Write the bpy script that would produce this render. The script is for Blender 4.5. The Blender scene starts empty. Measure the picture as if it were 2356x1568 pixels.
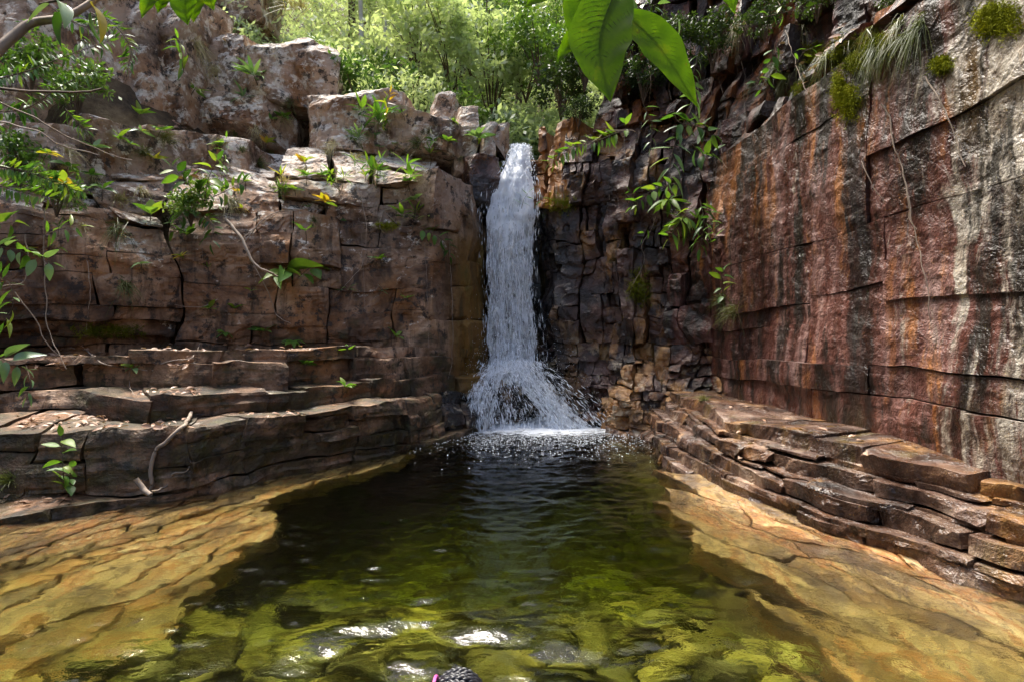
import bpy, math, random
import numpy as np
from mathutils import Vector, Matrix

sc = bpy.context.scene
COL = sc.collection
R = math.radians
# ------------------------------------------------------------------ camera, sky, sun, exposure
CAM_H = 1.3
cam = bpy.data.cameras.new('camera'); camo = bpy.data.objects.new('camera', cam); COL.objects.link(camo)
cam.lens = 20.0; cam.sensor_width = 36.0; cam.clip_start = 0.05; cam.clip_end = 2000
camo.location = (0, 0, CAM_H); camo.rotation_euler = (R(90), 0, 0)
sc.camera = camo
SUN_EL, SUN_AZ = 68.0, 318.0          # azimuth of the sun seen from the pool, clockwise from +Y
w = bpy.data.worlds.new('World'); sc.world = w; w.use_nodes = True
wn = w.node_tree.nodes; wl = w.node_tree.links
sky = wn.new('ShaderNodeTexSky'); sky.sky_type = 'NISHITA'; sky.sun_disc = False
sky.sun_elevation = R(SUN_EL); sky.sun_rotation = R(SUN_AZ); sky.air_density = 1.0; sky.dust_density = 3.0; sky.ozone_density = 0.6
wl.new(sky.outputs[0], wn['Background'].inputs[0]); wn['Background'].inputs[1].default_value = 0.12
sun = bpy.data.lights.new('sun', 'SUN'); suno = bpy.data.objects.new('sun', sun); COL.objects.link(suno)
sun.energy = 3.2; sun.angle = R(26); sun.color = (1.0, 0.95, 0.86)
_sd = Vector((math.sin(R(SUN_AZ)) * math.cos(R(SUN_EL)), math.cos(R(SUN_AZ)) * math.cos(R(SUN_EL)), math.sin(R(SUN_EL))))
suno.rotation_euler = (-_sd).to_track_quat('-Z', 'Y').to_euler()
sc.view_settings.view_transform = 'Standard'; sc.view_settings.look = 'None'
sc.view_settings.exposure = 1.6; sc.view_settings.gamma = 1.0; sc.view_settings.use_curve_mapping = False
sc.render.engine = 'CYCLES'
sc.cycles.use_denoising = True; sc.cycles.use_adaptive_sampling = True; sc.cycles.adaptive_threshold = 0.03
sc.cycles.max_bounces = 10; sc.cycles.diffuse_bounces = 4; sc.cycles.transmission_bounces = 8; sc.cycles.transparent_max_bounces = 12
sc.cycles.sample_clamp_indirect = 6.0; sc.cycles.blur_glossy = 0.3

F = 20.0 / 36.0 * 2356.0
def px(u, v, d):                       # a sight line of the survey picture at distance d (metres along +Y)
    return np.array(((u - 1178) / F * d, d, CAM_H - (v - 784) / F * d))

# ------------------------------------------------------------------ numeric helpers
def _hash(ix, iy, iz, seed):
    h = (ix.astype(np.int64) * 374761393 + iy.astype(np.int64) * 668265263 + iz.astype(np.int64) * 2147483647 + seed * 974634777) & 0xFFFFFFFF
    h = ((h ^ (h >> 13)) * 1274126177) & 0xFFFFFFFF
    h = ((h ^ (h >> 16)) * 2246822519) & 0xFFFFFFFF
    return ((h ^ (h >> 15)) & 0xFFFFFF) / float(0xFFFFFF) * 2 - 1
def vnoise(p, seed=0):
    p = np.asarray(p, float); f = np.floor(p); t = p - f; t = t * t * (3 - 2 * t); i = f.astype(np.int64)
    out = 0
    for dx in (0, 1):
        for dy in (0, 1):
            for dz in (0, 1):
                wgt = (t[:, 0] if dx else 1 - t[:, 0]) * (t[:, 1] if dy else 1 - t[:, 1]) * (t[:, 2] if dz else 1 - t[:, 2])
                out = out + wgt * _hash(i[:, 0] + dx, i[:, 1] + dy, i[:, 2] + dz, seed)
    return out
def fbm(p, freq, octv=4, seed=0, gain=0.5):
    a, s, out = 1.0, 0.0, 0
    for k in range(octv):
        out = out + a * vnoise(p * freq + 17.3 * k, seed + k); s += a; a *= gain; freq *= 2.05
    return out / s
def mesh(name, verts, faces, mat=None, smooth=False):
    """faces: int array (M,3) or (M,4), or a list of such arrays"""
    if not isinstance(faces, list): faces = [faces]
    me = bpy.data.meshes.new(name)
    verts = np.ascontiguousarray(verts, dtype=np.float32)
    me.vertices.add(len(verts)); me.vertices.foreach_set('co', verts.ravel())
    faces = [np.asarray(f, np.int32) for f in faces if len(f)]
    idx = np.concatenate([f.ravel() for f in faces]); tot = np.concatenate([np.full(len(f), f.shape[1], np.int32) for f in faces])
    st = np.concatenate([[0], np.cumsum(tot)[:-1]]).astype(np.int32)
    me.loops.add(len(idx)); me.loops.foreach_set('vertex_index', idx)
    me.polygons.add(len(tot)); me.polygons.foreach_set('loop_start', st)
    try: me.polygons.foreach_set('loop_total', tot)
    except Exception: pass
    me.update(calc_edges=True); me.validate()
    me.polygons.foreach_set('use_smooth', np.full(len(me.polygons), smooth, bool))
    if mat: me.materials.append(mat)
    return me
def obj(name, me, parent=None, loc=None, rot=None):
    o = bpy.data.objects.new(name, me); COL.objects.link(o)
    if parent is not None: o.parent = parent
    if loc is not None: o.location = loc
    if rot is not None: o.rotation_euler = rot
    return o
def empty(name, loc=(0, 0, 0)):
    return obj(name, None, loc=loc)
def tag(o, label=None, cat=None, group=None, kind=None):
    if label: o['label'] = label
    if cat: o['category'] = cat
    if group: o['group'] = group
    if kind: o['kind'] = kind
    return o
class Acc:                             # collects shapes that belong to ONE part
    def __init__(s): s.v = []; s.q = []; s.t = []; s.n = 0
    def add(s, v, f):
        f = np.asarray(f) + s.n
        (s.q if f.shape[1] == 4 else s.t).append(f); s.v.append(np.asarray(v)); s.n += len(v)
    def mesh(s, name, mat, smooth=False):
        return mesh(name, np.concatenate(s.v), [np.concatenate(x) for x in (s.q, s.t) if x], mat, smooth)
def gridq(nu, nv):                     # quads of a (nu+1)x(nv+1) lattice, index i*(nv+1)+j
    i, j = np.meshgrid(np.arange(nu), np.arange(nv), indexing='ij'); a = (i * (nv + 1) + j).ravel()
    return np.stack([a, a + nv + 1, a + nv + 2, a + 1], 1)
def tube(pts, rad, sides=5):
    pts = np.asarray(pts, float); n = len(pts); rad = np.broadcast_to(np.asarray(rad, float), (n,))
    tan = np.gradient(pts, axis=0); tan /= np.linalg.norm(tan, axis=1)[:, None] + 1e-9
    up = np.where(np.abs(tan[:, 2:3]) > 0.9, np.array([[1.0, 0, 0]]), np.array([[0, 0, 1.0]]))
    a = np.cross(tan, up); a /= np.linalg.norm(a, axis=1)[:, None] + 1e-9; b = np.cross(tan, a)
    th = np.arange(sides) / sides * 2 * np.pi
    v = pts[:, None] + rad[:, None, None] * (np.cos(th)[None, :, None] * a[:, None] + np.sin(th)[None, :, None] * b[:, None])
    i, j = np.meshgrid(np.arange(n - 1), np.arange(sides), indexing='ij')
    q = np.stack([i * sides + j, i * sides + (j + 1) % sides, (i + 1) * sides + (j + 1) % sides, (i + 1) * sides + j], -1).reshape(-1, 4)
    return v.reshape(-1, 3), q
def smooth_path(ctrl, n):
    c = np.asarray(ctrl, float); t = np.linspace(0, len(c) - 1, n); out = []
    cp = np.concatenate([[2 * c[0] - c[1]], c, [2 * c[-1] - c[-2]]])
    for x in t:
        k = min(int(x), len(c) - 2); f = x - k; p0, p1, p2, p3 = cp[k:k + 4]
        out.append(0.5 * (2 * p1 + (p2 - p0) * f + (2 * p0 - 5 * p1 + 4 * p2 - p3) * f * f + (3 * p1 - p0 - 3 * p2 + p3) * f ** 3))
    return np.array(out)

# ------------------------------------------------------------------ materials
class NT:
    def __init__(s, name):
        s.m = bpy.data.materials.new(name); s.m.use_nodes = True; s.t = s.m.node_tree; s.n = s.t.nodes; s.l = s.t.links
        s.b = s.n['Principled BSDF']; s.out = s.n['Material Output']
    def new(s, ty, **kw):
        x = s.n.new(ty)
        for k, v in kw.items(): setattr(x, k, v)
        return x
    def set(s, sock, v):
        if isinstance(v, bpy.types.NodeSocket): s.l.new(v, sock)
        elif isinstance(v, (tuple, list)) and len(v) == 3 and sock.type == 'RGBA': sock.default_value = (*v, 1)
        else: sock.default_value = v
    def pos(s): return s.new('ShaderNodeNewGeometry').outputs['Position']
    def nrm(s): return s.new('ShaderNodeNewGeometry').outputs['Normal']
    def rnd(s): return s.new('ShaderNodeObjectInfo').outputs['Random']
    def objco(s): return s.new('ShaderNodeTexCoord').outputs['Object']
    def map(s, vec, scale=(1, 1, 1), loc=(0, 0, 0), rot=(0, 0, 0)):
        m = s.new('ShaderNodeMapping'); s.set(m.inputs[0], vec); m.inputs[1].default_value = loc; m.inputs[2].default_value = rot; m.inputs[3].default_value = scale
        return m.outputs[0]
    def noise(s, vec, scale=1, detail=6, rough=.6, dist=0, col=False):
        x = s.new('ShaderNodeTexNoise'); s.set(x.inputs['Vector'], vec); x.inputs['Scale'].default_value = scale
        x.inputs['Detail'].default_value = detail; x.inputs['Roughness'].default_value = rough; x.inputs['Distortion'].default_value = dist
        return x.outputs[1 if col else 0]
    def voro(s, vec, scale=1, feat='F1', rand=1):
        x = s.new('ShaderNodeTexVoronoi', feature=feat); s.set(x.inputs['Vector'], vec); x.inputs['Scale'].default_value = scale; x.inputs['Randomness'].default_value = rand
        return x.outputs[0]
    def ramp(s, fac, stops, interp='LINEAR'):
        x = s.new('ShaderNodeValToRGB'); x.color_ramp.interpolation = interp; e = x.color_ramp.elements
        while len(e) < len(stops): e.new(0.5)
        for k, (p, c) in enumerate(stops):
            e[k].position = p; e[k].color = (*c, 1) if isinstance(c, tuple) else (c, c, c, 1)
        s.set(x.inputs[0], fac); return x.outputs[0]
    def mix(s, fac, a, b, mode='MIX'):
        x = s.new('ShaderNodeMix', data_type='RGBA', blend_type=mode); s.set(x.inputs[0], fac); s.set(x.inputs[6], a); s.set(x.inputs[7], b); return x.outputs[2]
    def math(s, op, a, b=0.0, clamp=False):
        x = s.new('ShaderNodeMath', operation=op, use_clamp=clamp); s.set(x.inputs[0], a); s.set(x.inputs[1], b); return x.outputs[0]
    def sep(s, vec):
        x = s.new('ShaderNodeSeparateXYZ'); s.set(x.inputs[0], vec); return x.outputs
    def rng(s, v, a, b, c=0.0, d=1.0):
        x = s.new('ShaderNodeMapRange', clamp=True); s.set(x.inputs[0], v); x.inputs[1].default_value = a; x.inputs[2].default_value = b; x.inputs[3].default_value = c; x.inputs[4].default_value = d
        return x.outputs[0]
    def bump(s, h, strength=.5, dist=.02, prev=None):
        x = s.new('ShaderNodeBump'); x.inputs['Strength'].default_value = strength; x.inputs['Distance'].default_value = dist; s.set(x.inputs['Height'], h)
        if prev is not None: s.set(x.inputs['Normal'], prev)
        return x.outputs[0]
    def fin(s, col, rough=.8, nor=None, spec=.4):
        s.set(s.b.inputs['Base Color'], col); s.set(s.b.inputs['Roughness'], rough); s.b.inputs['Specular IOR Level'].default_value = spec
        if nor is not None: s.set(s.b.inputs['Normal'], nor)
        return s.m

def rock_bump(t, p, bed=1.0):
    n1 = t.noise(p, 7, 5, .68, .3); n2 = t.noise(t.map(p, (1.3, 1.3, 15)), 1.5, 3, .6, .8)
    h = t.math('ADD', t.math('MULTIPLY', n1, 1.7), t.math('MULTIPLY', n2, .28 * bed))
    h = t.math('ADD', h, t.math('MULTIPLY', t.noise(p, 38, 3, .7), .35))
    return t.bump(h, .8, .035)

def m_rock_left():
    t = NT('rock_grey_brown'); p = t.pos(); z = t.sep(p)[2]; nz = t.sep(t.nrm())[2]
    a = t.noise(p, 1.1, 5, .68, .5)
    base = t.ramp(a, [(.30, (.024, .014, .008)), (.42, (.095, .052, .029)), (.51, (.23, .142, .088)), (.60, (.40, .275, .19)), (.74, (.60, .47, .36))])
    ob = t.ramp(t.rnd(), [(0, (.55, .48, .42)), (.35, (.95, .88, .80)), (.7, (1.12, 1.06, 1.0)), (1, (.85, .66, .5))])
    base = t.mix(1, base, ob, 'MULTIPLY')
    st = t.noise(t.map(p, (3.2, 3.2, .35)), 1.7, 5, .65, .3)                       # run-off streaks
    base = t.mix(t.rng(st, .51, .63, 0, .8), base, (.042, .028, .020))
    rust = t.noise(t.map(p, (1, 1, .5), (7, 3, 1)), 1.3, 6, .62)
    base = t.mix(t.rng(rust, .53, .68, 0, .75), base, (.28, .12, .035))
    base = t.mix(t.math('MULTIPLY', t.rng(z, 2.3, 3.6, 0, .5), t.rng(t.noise(p, 1.7, 5, .7), .40, .58)), base, (.62, .48, .37))
    lich = t.noise(p, 4.2, 5, .72, .2); lf = t.math('ADD', lich, t.math('ADD', t.rng(nz, -.1, .9, -.05, .07), t.rng(z, .8, 4.6, -.14, .06)))
    base = t.mix(t.rng(lf, .53, .61, 0, .92), base, t.ramp(t.noise(p, 19, 5), [(.3, (.44, .37, .30)), (.65, (.76, .70, .61))]))
    blk = t.noise(p, 5.5, 5, .75); base = t.mix(t.rng(blk, .54, .61, 0, .9), base, (.026, .021, .018))
    alg = t.noise(t.map(p, (1, 1, 2.2), (3, 9, 4)), 1.9, 6, .65); alg_shade = t.math('ADD', alg, t.rng(z, .4, 2.6, .15, -.13))  # algae, deepened low down in place of canopy shade
    base = t.mix(t.rng(alg_shade, .54, .68, 0, .8), base, t.ramp(t.noise(p, 9, 4), [(.35, (.016, .014, .009)), (.55, (.045, .040, .016)), (.75, (.085, .08, .02))]))
    # wet orange and olive stain on the gorge side
    x, y, _ = t.sep(p); gm = t.math('MULTIPLY', t.math('MULTIPLY', t.rng(x, -1.0, -.75), t.rng(y, 8.0, 8.25)), t.rng(t.math('ADD', z, t.math('MULTIPLY', t.noise(p, 2.5), .8)), 3.7, 3.2))
    base = t.mix(t.math('MULTIPLY', gm, .9), base, t.ramp(t.noise(t.map(p, (2, 2, .5)), 2.4, 6), [(.3, (.05, .035, .008)), (.5, (.20, .095, .012)), (.72, (.10, .085, .012))]))
    rough = t.rng(t.math('ADD', z, t.math('MULTIPLY', t.noise(p, 3), .6)), .3, 1.2, .38, .8)
    return t.fin(base, rough, rock_bump(t, p), .4)

def m_rock_right():
    t = NT('rock_streaked_red'); p = t.pos(); x, y, z = t.sep(p)
    wob = t.noise(p, 1.6, 4, .6, 0, True); q = t.mix(.22, p, wob, 'ADD')
    s1 = t.noise(t.map(q, (1.5, 2.0, .26)), 1.25, 5, .66, .25); s2 = t.noise(t.map(q, (6, 5, .42), (4, 1, 2)), 1.2, 5, .7)
    s3 = t.noise(t.map(q, (1.9, 2.3, .40), (11, 5, 3)), 1.3, 5, .66, .3)
    base = t.ramp(t.math('ADD', t.math('MULTIPLY', s1, .6), t.math('MULTIPLY', s2, .4)),
                  [(.38, (.014, .008, .007)), (.45, (.040, .016, .011)), (.50, (.095, .033, .022)), (.55, (.155, .064, .050)), (.63, (.29, .18, .16))])
    om = t.math('MULTIPLY', t.rng(z, 1.6, 3.2, .0, .10), t.rng(y, 3.6, 4.6)); of = t.math('ADD', s3, om)
    base = t.mix(t.rng(of, .575, .665, 0, .85), base, t.ramp(s2, [(.38, (.15, .045, .010)), (.6, (.42, .17, .04))]))
    # pale limy face towards the near end
    cm = t.math('ADD', t.rng(y, 4.5, 3.3, -.12, .17), t.math('ADD', t.rng(z, 2.8, .5, .03, -.10), t.rng(z, 3.2, 3.9, 0, -.25))); cf = t.math('ADD', t.noise(t.map(q, (1.5, 1.9, .30), (2, 8, 6)), 1.5, 5, .7, .4), cm)
    base = t.mix(t.rng(cf, .53, .60, 0, .95), base, t.ramp(t.noise(p, 7, 5, .65), [(.34, (.14, .11, .08)), (.48, (.38, .34, .28)), (.68, (.58, .55, .48))]))
    bk = t.noise(t.map(q, (2.2, 2.5, .42), (1, 4, 9)), 1.15, 5, .75); base = t.mix(t.rng(t.math('ADD', bk, t.rng(z, 2.9, 3.8, 0, .05)), .50, .58, 0, .9), base, (.014, .011, .007))
    sp = t.noise(p, 26, 6, .75); base = t.mix(t.rng(sp, .60, .70, 0, .6), base, (.02, .015, .010))
    yo = t.noise(t.map(q, (1, 1.6, .5), (5, 5, 5)), 1.4, 6); base = t.mix(t.math('MULTIPLY', t.rng(yo, .56, .66, 0, .8), t.rng(y, 3.8, 3.0)), base, (.42, .22, .05))
    ol = t.noise(t.map(q, (2, 2, .6), (9, 9, 1)), 1.3, 6); base = t.mix(t.math('MULTIPLY', t.rng(ol, .50, .64, 0, .7), t.rng(z, .9, .2)), base, (.13, .085, .025))
    base = t.mix(1, base, t.ramp(t.rnd(), [(0, (.66, .62, .60)), (.5, (.85, .83, .82)), (1, (1.0, .95, .9))]), 'MULTIPLY')
    rough = t.rng(t.noise(t.map(p, (2, 2, .5)), 2, 6), .4, .65, .26, .62)
    return t.fin(base, rough, rock_bump(t, p, .5), .5)

def m_rock_wet():
    t = NT('rock_wet_blocky'); p = t.pos(); x, y, z = t.sep(p)
    a = t.noise(p, 2.2, 5, .68, .4)
    base = t.ramp(a, [(.3, (.012, .010, .010)), (.45, (.045, .028, .022)), (.56, (.12, .062, .045)), (.68, (.25, .17, .14)), (.8, (.40, .34, .29))])
    base = t.mix(.35, base, t.ramp(t.rnd(), [(0, (.045, .03, .025)), (.25, (.14, .06, .035)), (.45, (.22, .13, .10)), (.6, (.26, .115, .03)), (.78, (.33, .25, .19)), (1, (.08, .05, .05))]), 'OVERLAY')
    o = t.noise(t.map(p, (1.4, 1.4, .6), (3, 1, 7)), 1.8, 5, .66); base = t.mix(t.rng(t.math('ADD', o, t.rng(z, 2.2, .4, 0, .07)), .52, .64, 0, .9), base, t.ramp(t.noise(p, 8), [(.35, (.22, .085, .016)), (.68, (.52, .30, .12))]))
    wm = t.math('MULTIPLY', t.rng(t.math('ADD', x, t.math('MULTIPLY', t.noise(p, 1.6, 4), .7)), 1.7, 1.05), t.rng(z, 4.1, 3.4)); base = t.mix(t.math('MULTIPLY', wm, t.rng(t.noise(p, 3.2, 6), .35, .55, .55, .97)), base, (.012, .012, .012))
    g = t.noise(p, 3.1, 6, .7); base = t.mix(t.rng(g, .62, .70, 0, .7), base, (.05, .06, .012))
    cr = t.noise(p, 5, 6); base = t.mix(t.math('MULTIPLY', t.rng(cr, .58, .66, 0, .8), t.rng(z, 1.6, .7)), base, (.55, .44, .30))
    return t.fin(base, t.rng(t.noise(p, 4, 5), .35, .65, .16, .5), rock_bump(t, p), .5)

def m_lip():
    t = NT('rock_orange_lip'); p = t.pos(); st = t.noise(t.map(p, (4, 4, .5)), 1.5, 5, .66)
    base = t.ramp(st, [(.32, (.05, .025, .015)), (.44, (.24, .10, .03)), (.54, (.45, .20, .05)), (.64, (.50, .36, .26)), (.78, (.16, .10, .07))])
    return t.fin(base, .5, rock_bump(t, p), .4)

def m_ledge():
    t = NT('rock_wet_ledge'); p = t.pos(); x, y, z = t.sep(p)
    a = t.noise(t.map(p, (1, 1, 1.3)), 2.3, 5, .7, .4)
    base = t.ramp(a, [(.3, (.018, .012, .010)), (.42, (.048, .027, .018)), (.50, (.105, .060, .040)), (.58, (.19, .125, .088)), (.70, (.38, .30, .22))])
    base = t.mix(1, base, t.ramp(t.rnd(), [(0, (.65, .62, .62)), (.3, (1, .92, .85)), (.6, (.85, .85, .95)), (.8, (1.2, 1.0, .8)), (1, (.75, .6, .5))]), 'MULTIPLY')
    o = t.noise(t.map(p, (1.4, 1.4, .9), (3, 1, 7)), 1.7, 5, .66); base = t.mix(t.rng(o, .54, .66, 0, .8), base, t.ramp(t.noise(p, 8), [(.35, (.16, .065, .014)), (.68, (.42, .23, .08))]))
    st = t.noise(t.map(p, (5, 5, .6)), 1.4, 5, .7); base = t.mix(t.rng(st, .52, .66, 0, .75), base, (.03, .02, .012))
    ol = t.noise(t.map(p, (2, 2, .6), (9, 9, 1)), 1.6, 6); base = t.mix(t.rng(ol, .56, .70, 0, .6), base, (.14, .10, .03))
    return t.fin(base, t.rng(t.noise(p, 5, 5), .38, .62, .10, .40), rock_bump(t, p, .25), .6)

def m_slab():
    t = NT('rock_ochre_slab'); p = t.pos(); q = t.mix(.25, p, t.noise(p, 1.2, 4, .5, 0, True), 'ADD')
    a = t.noise(t.map(q, (2.6, .9, 4), rot=(0, 0, .5)), 1.3, 5, .64, .6)
    base = t.ramp(a, [(.28, (.05, .028, .010)), (.40, (.18, .105, .035)), (.5, (.40, .28, .12)), (.56, (.36, .155, .04)), (.66, (.62, .49, .26)), (.8, (.20, .085, .028))])
    base = t.mix(1, base, t.ramp(t.rnd(), [(0, (.45, .40, .34)), (.3, (.8, .74, .62)), (.6, (1, 1, 1)), (.85, (1.15, 1.1, 1.0)), (1, (.75, .58, .42))]), 'MULTIPLY')
    v = t.noise(t.map(q, (5, 1.6, 3), rot=(0, 0, .5)), 2.4, 5, .6, 1.2); base = t.mix(t.rng(t.math('ABSOLUTE', t.math('SUBTRACT', v, .5)), .03, 0, 0, .75), base, (.055, .03, .014))
    b = t.noise(p, 2.1, 6, .7); base = t.mix(t.rng(b, .52, .66, 0, .8), base, (.07, .04, .016))
    return t.fin(base, .35, rock_bump(t, p, .4), .45)

def m_pool():
    t = NT('pool_bed_silt'); p = t.pos(); a = t.noise(p, 2.6, 5, .65)
    base = t.ramp(a, [(.34, (.05, .045, .018)), (.48, (.14, .125, .05)), (.58, (.24, .21, .085)), (.72, (.35, .31, .14))])
    base = t.mix(1, base, t.ramp(t.rnd(), [(0, (.5, .5, .45)), (.4, (1, 1, 1)), (.8, (1.5, 1.4, 1.05)), (1, (.45, .4, .3))]), 'MULTIPLY')
    return t.fin(base, .8, t.bump(t.noise(p, 12, 6), .5, .03), .3)

def m_earth():
    t = NT('earth_leafy'); p = t.pos(); a = t.noise(p, 2.4, 5, .7)
    base = t.ramp(a, [(.3, (.03, .022, .014)), (.5, (.10, .07, .04)), (.65, (.17, .13, .075)), (.8, (.10, .11, .035))])
    return t.fin(base, .9, t.bump(t.noise(p, 14, 5, .7), .8, .06), .2)

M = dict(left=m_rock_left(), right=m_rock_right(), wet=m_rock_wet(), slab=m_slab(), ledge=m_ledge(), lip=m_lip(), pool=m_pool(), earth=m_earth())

# ------------------------------------------------------------------ rock blocks
rs = np.random.default_rng(7)

def block_geo(A, B, nin, z0, z1, depth, res, r, chip=.25, jit=.02, amp=.018, bed=.012, facets=3, nchip=5, bottom=True, tilt=None, dome=0.0, lean=0.0, ft=.06, spall=0.0):
    A = np.asarray(A, float); B = np.asarray(B, float); L = np.linalg.norm(B - A); t = (B - A) / max(L, 1e-6); H = z1 - z0
    nu = int(np.clip(L / res, 2, 80)); nv = int(np.clip(H / res, 2, 80)); nd = int(np.clip(depth / (res * 1.5), 2, 40))
    def lat(n, m):
        a, b = np.meshgrid(np.linspace(0, 1, n + 1), np.linspace(0, 1, m + 1), indexing='ij'); return a.ravel(), b.ravel()
    V, Q, o = [], [], 0
    a, c = lat(nu, nv); V.append(np.stack([a, 0 * a, c], 1)); Q.append(gridq(nu, nv) + o); o += len(a)
    a, b = lat(nu, nd); V.append(np.stack([a, b, 0 * a + 1], 1)); Q.append(gridq(nu, nd) + o); o += len(a)
    b, c = lat(nd, nv); V.append(np.stack([0 * b, b, c], 1)); Q.append(gridq(nd, nv)[:, ::-1] + o); o += len(b)
    V.append(np.stack([0 * b + 1, b, c], 1)); Q.append(gridq(nd, nv) + o); o += len(b)
    if bottom:
        a, b = lat(max(2, nu // 2), max(2, nd // 2)); V.append(np.stack([a, b, 0 * a], 1)); Q.append(gridq(max(2, nu // 2), max(2, nd // 2))[:, ::-1] + o); o += len(a)
    V = np.concatenate(V); Q = np.concatenate(Q)
    q = np.stack([V[:, 0] * L - L / 2, V[:, 1] * depth, V[:, 2] * H - H / 2], 1)
    cj = r.normal(0, 1, (2, 2, 2, 3)) * np.array([min(jit, L * .18), min(jit, depth * .2), min(jit, H * .22)])
    for i in (0, 1):
        for j in (0, 1):
            for k in (0, 1):
                wg = (V[:, 0] if i else 1 - V[:, 0]) * (V[:, 1] if j else 1 - V[:, 1]) * (V[:, 2] if k else 1 - V[:, 2]); q += wg[:, None] * cj[i, j, k]
    if lean: q[:, 1] += lean * V[:, 2]
    if dome: q[:, 1] += dome * ((V[:, 0] * 2 - 1) ** 2) * .6 + dome * np.clip(V[:, 2] - .3, 0, 1) ** 2
    m = min(L, H)
    for k in range(facets):
        n = np.array([r.normal(0, ft), -1, r.normal(0, ft)]); n /= np.linalg.norm(n)
        c0 = np.array([r.uniform(-.4, .4) * L, -r.uniform(0, .012), r.uniform(-.4, .4) * H]); d = n @ c0
        q -= n * np.maximum(0, q @ n - d)[:, None]
    for k in range(nchip):
        n = np.array([r.normal(0, 1), -abs(r.normal(0, .8)) - .15, r.normal(.25, 1)]); n /= np.linalg.norm(n)
        d = abs(n[0]) * L / 2 + abs(n[2]) * H / 2 - r.uniform(0.02, 1) ** 1.6 * chip * m
        q -= n * np.maximum(0, q @ n - d)[:, None]
    P = np.empty_like(q); mid = (A + B) / 2
    P[:, :2] = mid + q[:, :1] * t + q[:, 1:2] * nin; P[:, 2] = (z0 + z1) / 2 + q[:, 2]
    if tilt is not None: P[:, 2] += (P[:, 0] - tilt[0]) * tilt[2] + (P[:, 1] - tilt[1]) * tilt[3]
    nz = fbm(P, 2.6, 4, 3); nx = fbm(P, 3.1, 4, 21); ny = fbm(P, 8.5, 3, 40)
    fr = np.clip(1 - V[:, 1] * 1.2, 0.25, 1)
    out = -(nx * amp * 1.4 + ny * amp * .5) * fr
    if bed: out += -vnoise(np.stack([P[:, 0] * 1.1, P[:, 1] * 1.1, P[:, 2] * 23], 1), 9) * bed * fr
    if spall:
        k_ = fbm(P * np.array([1, 1, 1.25]), 1.5, 3, 120) * 5.0 + fbm(P, 9, 2, 125) * .35; f_ = np.floor(k_); e_ = np.clip((k_ - f_) / .16, 0, 1)
        out += -(f_ + e_) * spall * fr
    P[:, :2] += out[:, None] * -nin
    P[:, :2] += (ny * amp * .35)[:, None] * t; P[:, 2] += nz * amp * .8
    return P, Q

def curve_at(C, s):
    C = np.asarray(C, float); seg = np.linalg.norm(np.diff(C, axis=0), axis=1); cs = np.concatenate([[0], np.cumsum(seg)])
    return np.array([np.interp(s, cs, C[:, 0]), np.interp(s, cs, C[:, 1])]), cs[-1]

def bed_row(parent, C, z0, z1, set_in, depth, mean, mat, r, res=.028, var=.5, prot=.03, zj=.0, name='rock_block', s0=0, s1=None, skip=0, **kw):
    """one bed of rock along the plan curve C (solid lies to the left of the direction of travel), split into jointed blocks"""
    L = curve_at(C, 0)[1]; s1 = L if s1 is None else min(s1, L); s = s0; n = 0
    while s < s1 - .05:
        l = mean * r.uniform(1 - var, 1 + var); e = min(s + l, s1)
        if s1 - e < mean * .3: e = s1
        g = .003
        a, _ = curve_at(C, s + g); b, _ = curve_at(C, e - g); t = (b - a) / np.linalg.norm(b - a); nin = np.array([-t[1], t[0]])
        pr = r.normal(0, prot); si = set_in(s) if callable(set_in) else set_in
        za = z0 + r.normal(0, zj); zb = z1 + r.normal(0, zj)
        if r.random() >= skip:
            P, Q = block_geo(a + nin * (si + pr), b + nin * (si + pr + r.normal(0, prot * .5)), nin, za, zb, depth + .1, res, r, **kw)
            P = warp(P); obj(name, mesh(name, P, Q, mat), parent); n += 1
        s = e
    return n

# ------------------------------------------------------------------ ground: one sheet, gorge and pool cut into it
def ground_h(x, y):
    # pool floor
    left = -1.95 - .12 * np.sin(y * 1.7); right = 1.33 + .10 * np.sin(y * 1.3 + 1)
    deep = np.interp(y, [-8, -3, 1.0, 3.2, 4.6, 7.5, 9, 10], [-.5, -.7, -.95, -.95, -1.7, -2.1, -1.9, -1.5])
    h = deep.copy()
    shelf = -.30 + .05 * y * 0
    h = np.maximum(h, np.where(x < left, shelf - .35, -9)); h = np.maximum(h, np.where(x > right, shelf - .35, -9))
    # left hill behind the ledges and the wall
    lw = np.interp(y, [-30, -4, 3.0, 4.2, 5.6, 6.4, 7.3, 7.9, 8.3, 9.5, 40], [-7, -6.8, -5.6, -4.9, -6.2, -5.9, -5.0, -2.2, -1.6, -1.1, -1.0])
    rw = np.interp(y, [-30, -4, 2, 7, 8.3, 9, 10, 40], [3.9, 3.6, 3.4, 3.4, 3.2, 1.6, 1.1, 1.0])
    ld = lw - x; rd = x - rw
    h = np.where(ld > 0, np.maximum(h, np.minimum(-.4 + ld * 3.2, 1.5 + ld * .55 + np.maximum(0, ld - 2.8) * .8)), h)
    h = np.where(rd > 0, np.maximum(h, np.minimum(-.4 + rd * 5.0, 3.4 + rd * .75)), h)
    up = np.clip((y - 9.6) / 1.2, 0, 1); st = 3.7 + np.maximum(0, y - 10.5) * .52
    h = np.where(up > 0, np.maximum(h, -2 + (st + 2) * up + np.maximum(0, np.abs(x - .1) - .8) * .35 * up), h)
    h = np.where(y > 10.8, np.maximum(h, st + np.abs(x - .1) * .25 + np.maximum(0, -x - 1) * .25), h)
    return np.minimum(h, 60)
gx = np.concatenate([np.linspace(-120, -12, 28), np.linspace(-11.5, 8, 120), np.linspace(9, 120, 28)])
gy = np.concatenate([np.linspace(-120, -8, 24), np.linspace(-7.5, 14, 130), np.linspace(15, 160, 40)])
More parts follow.
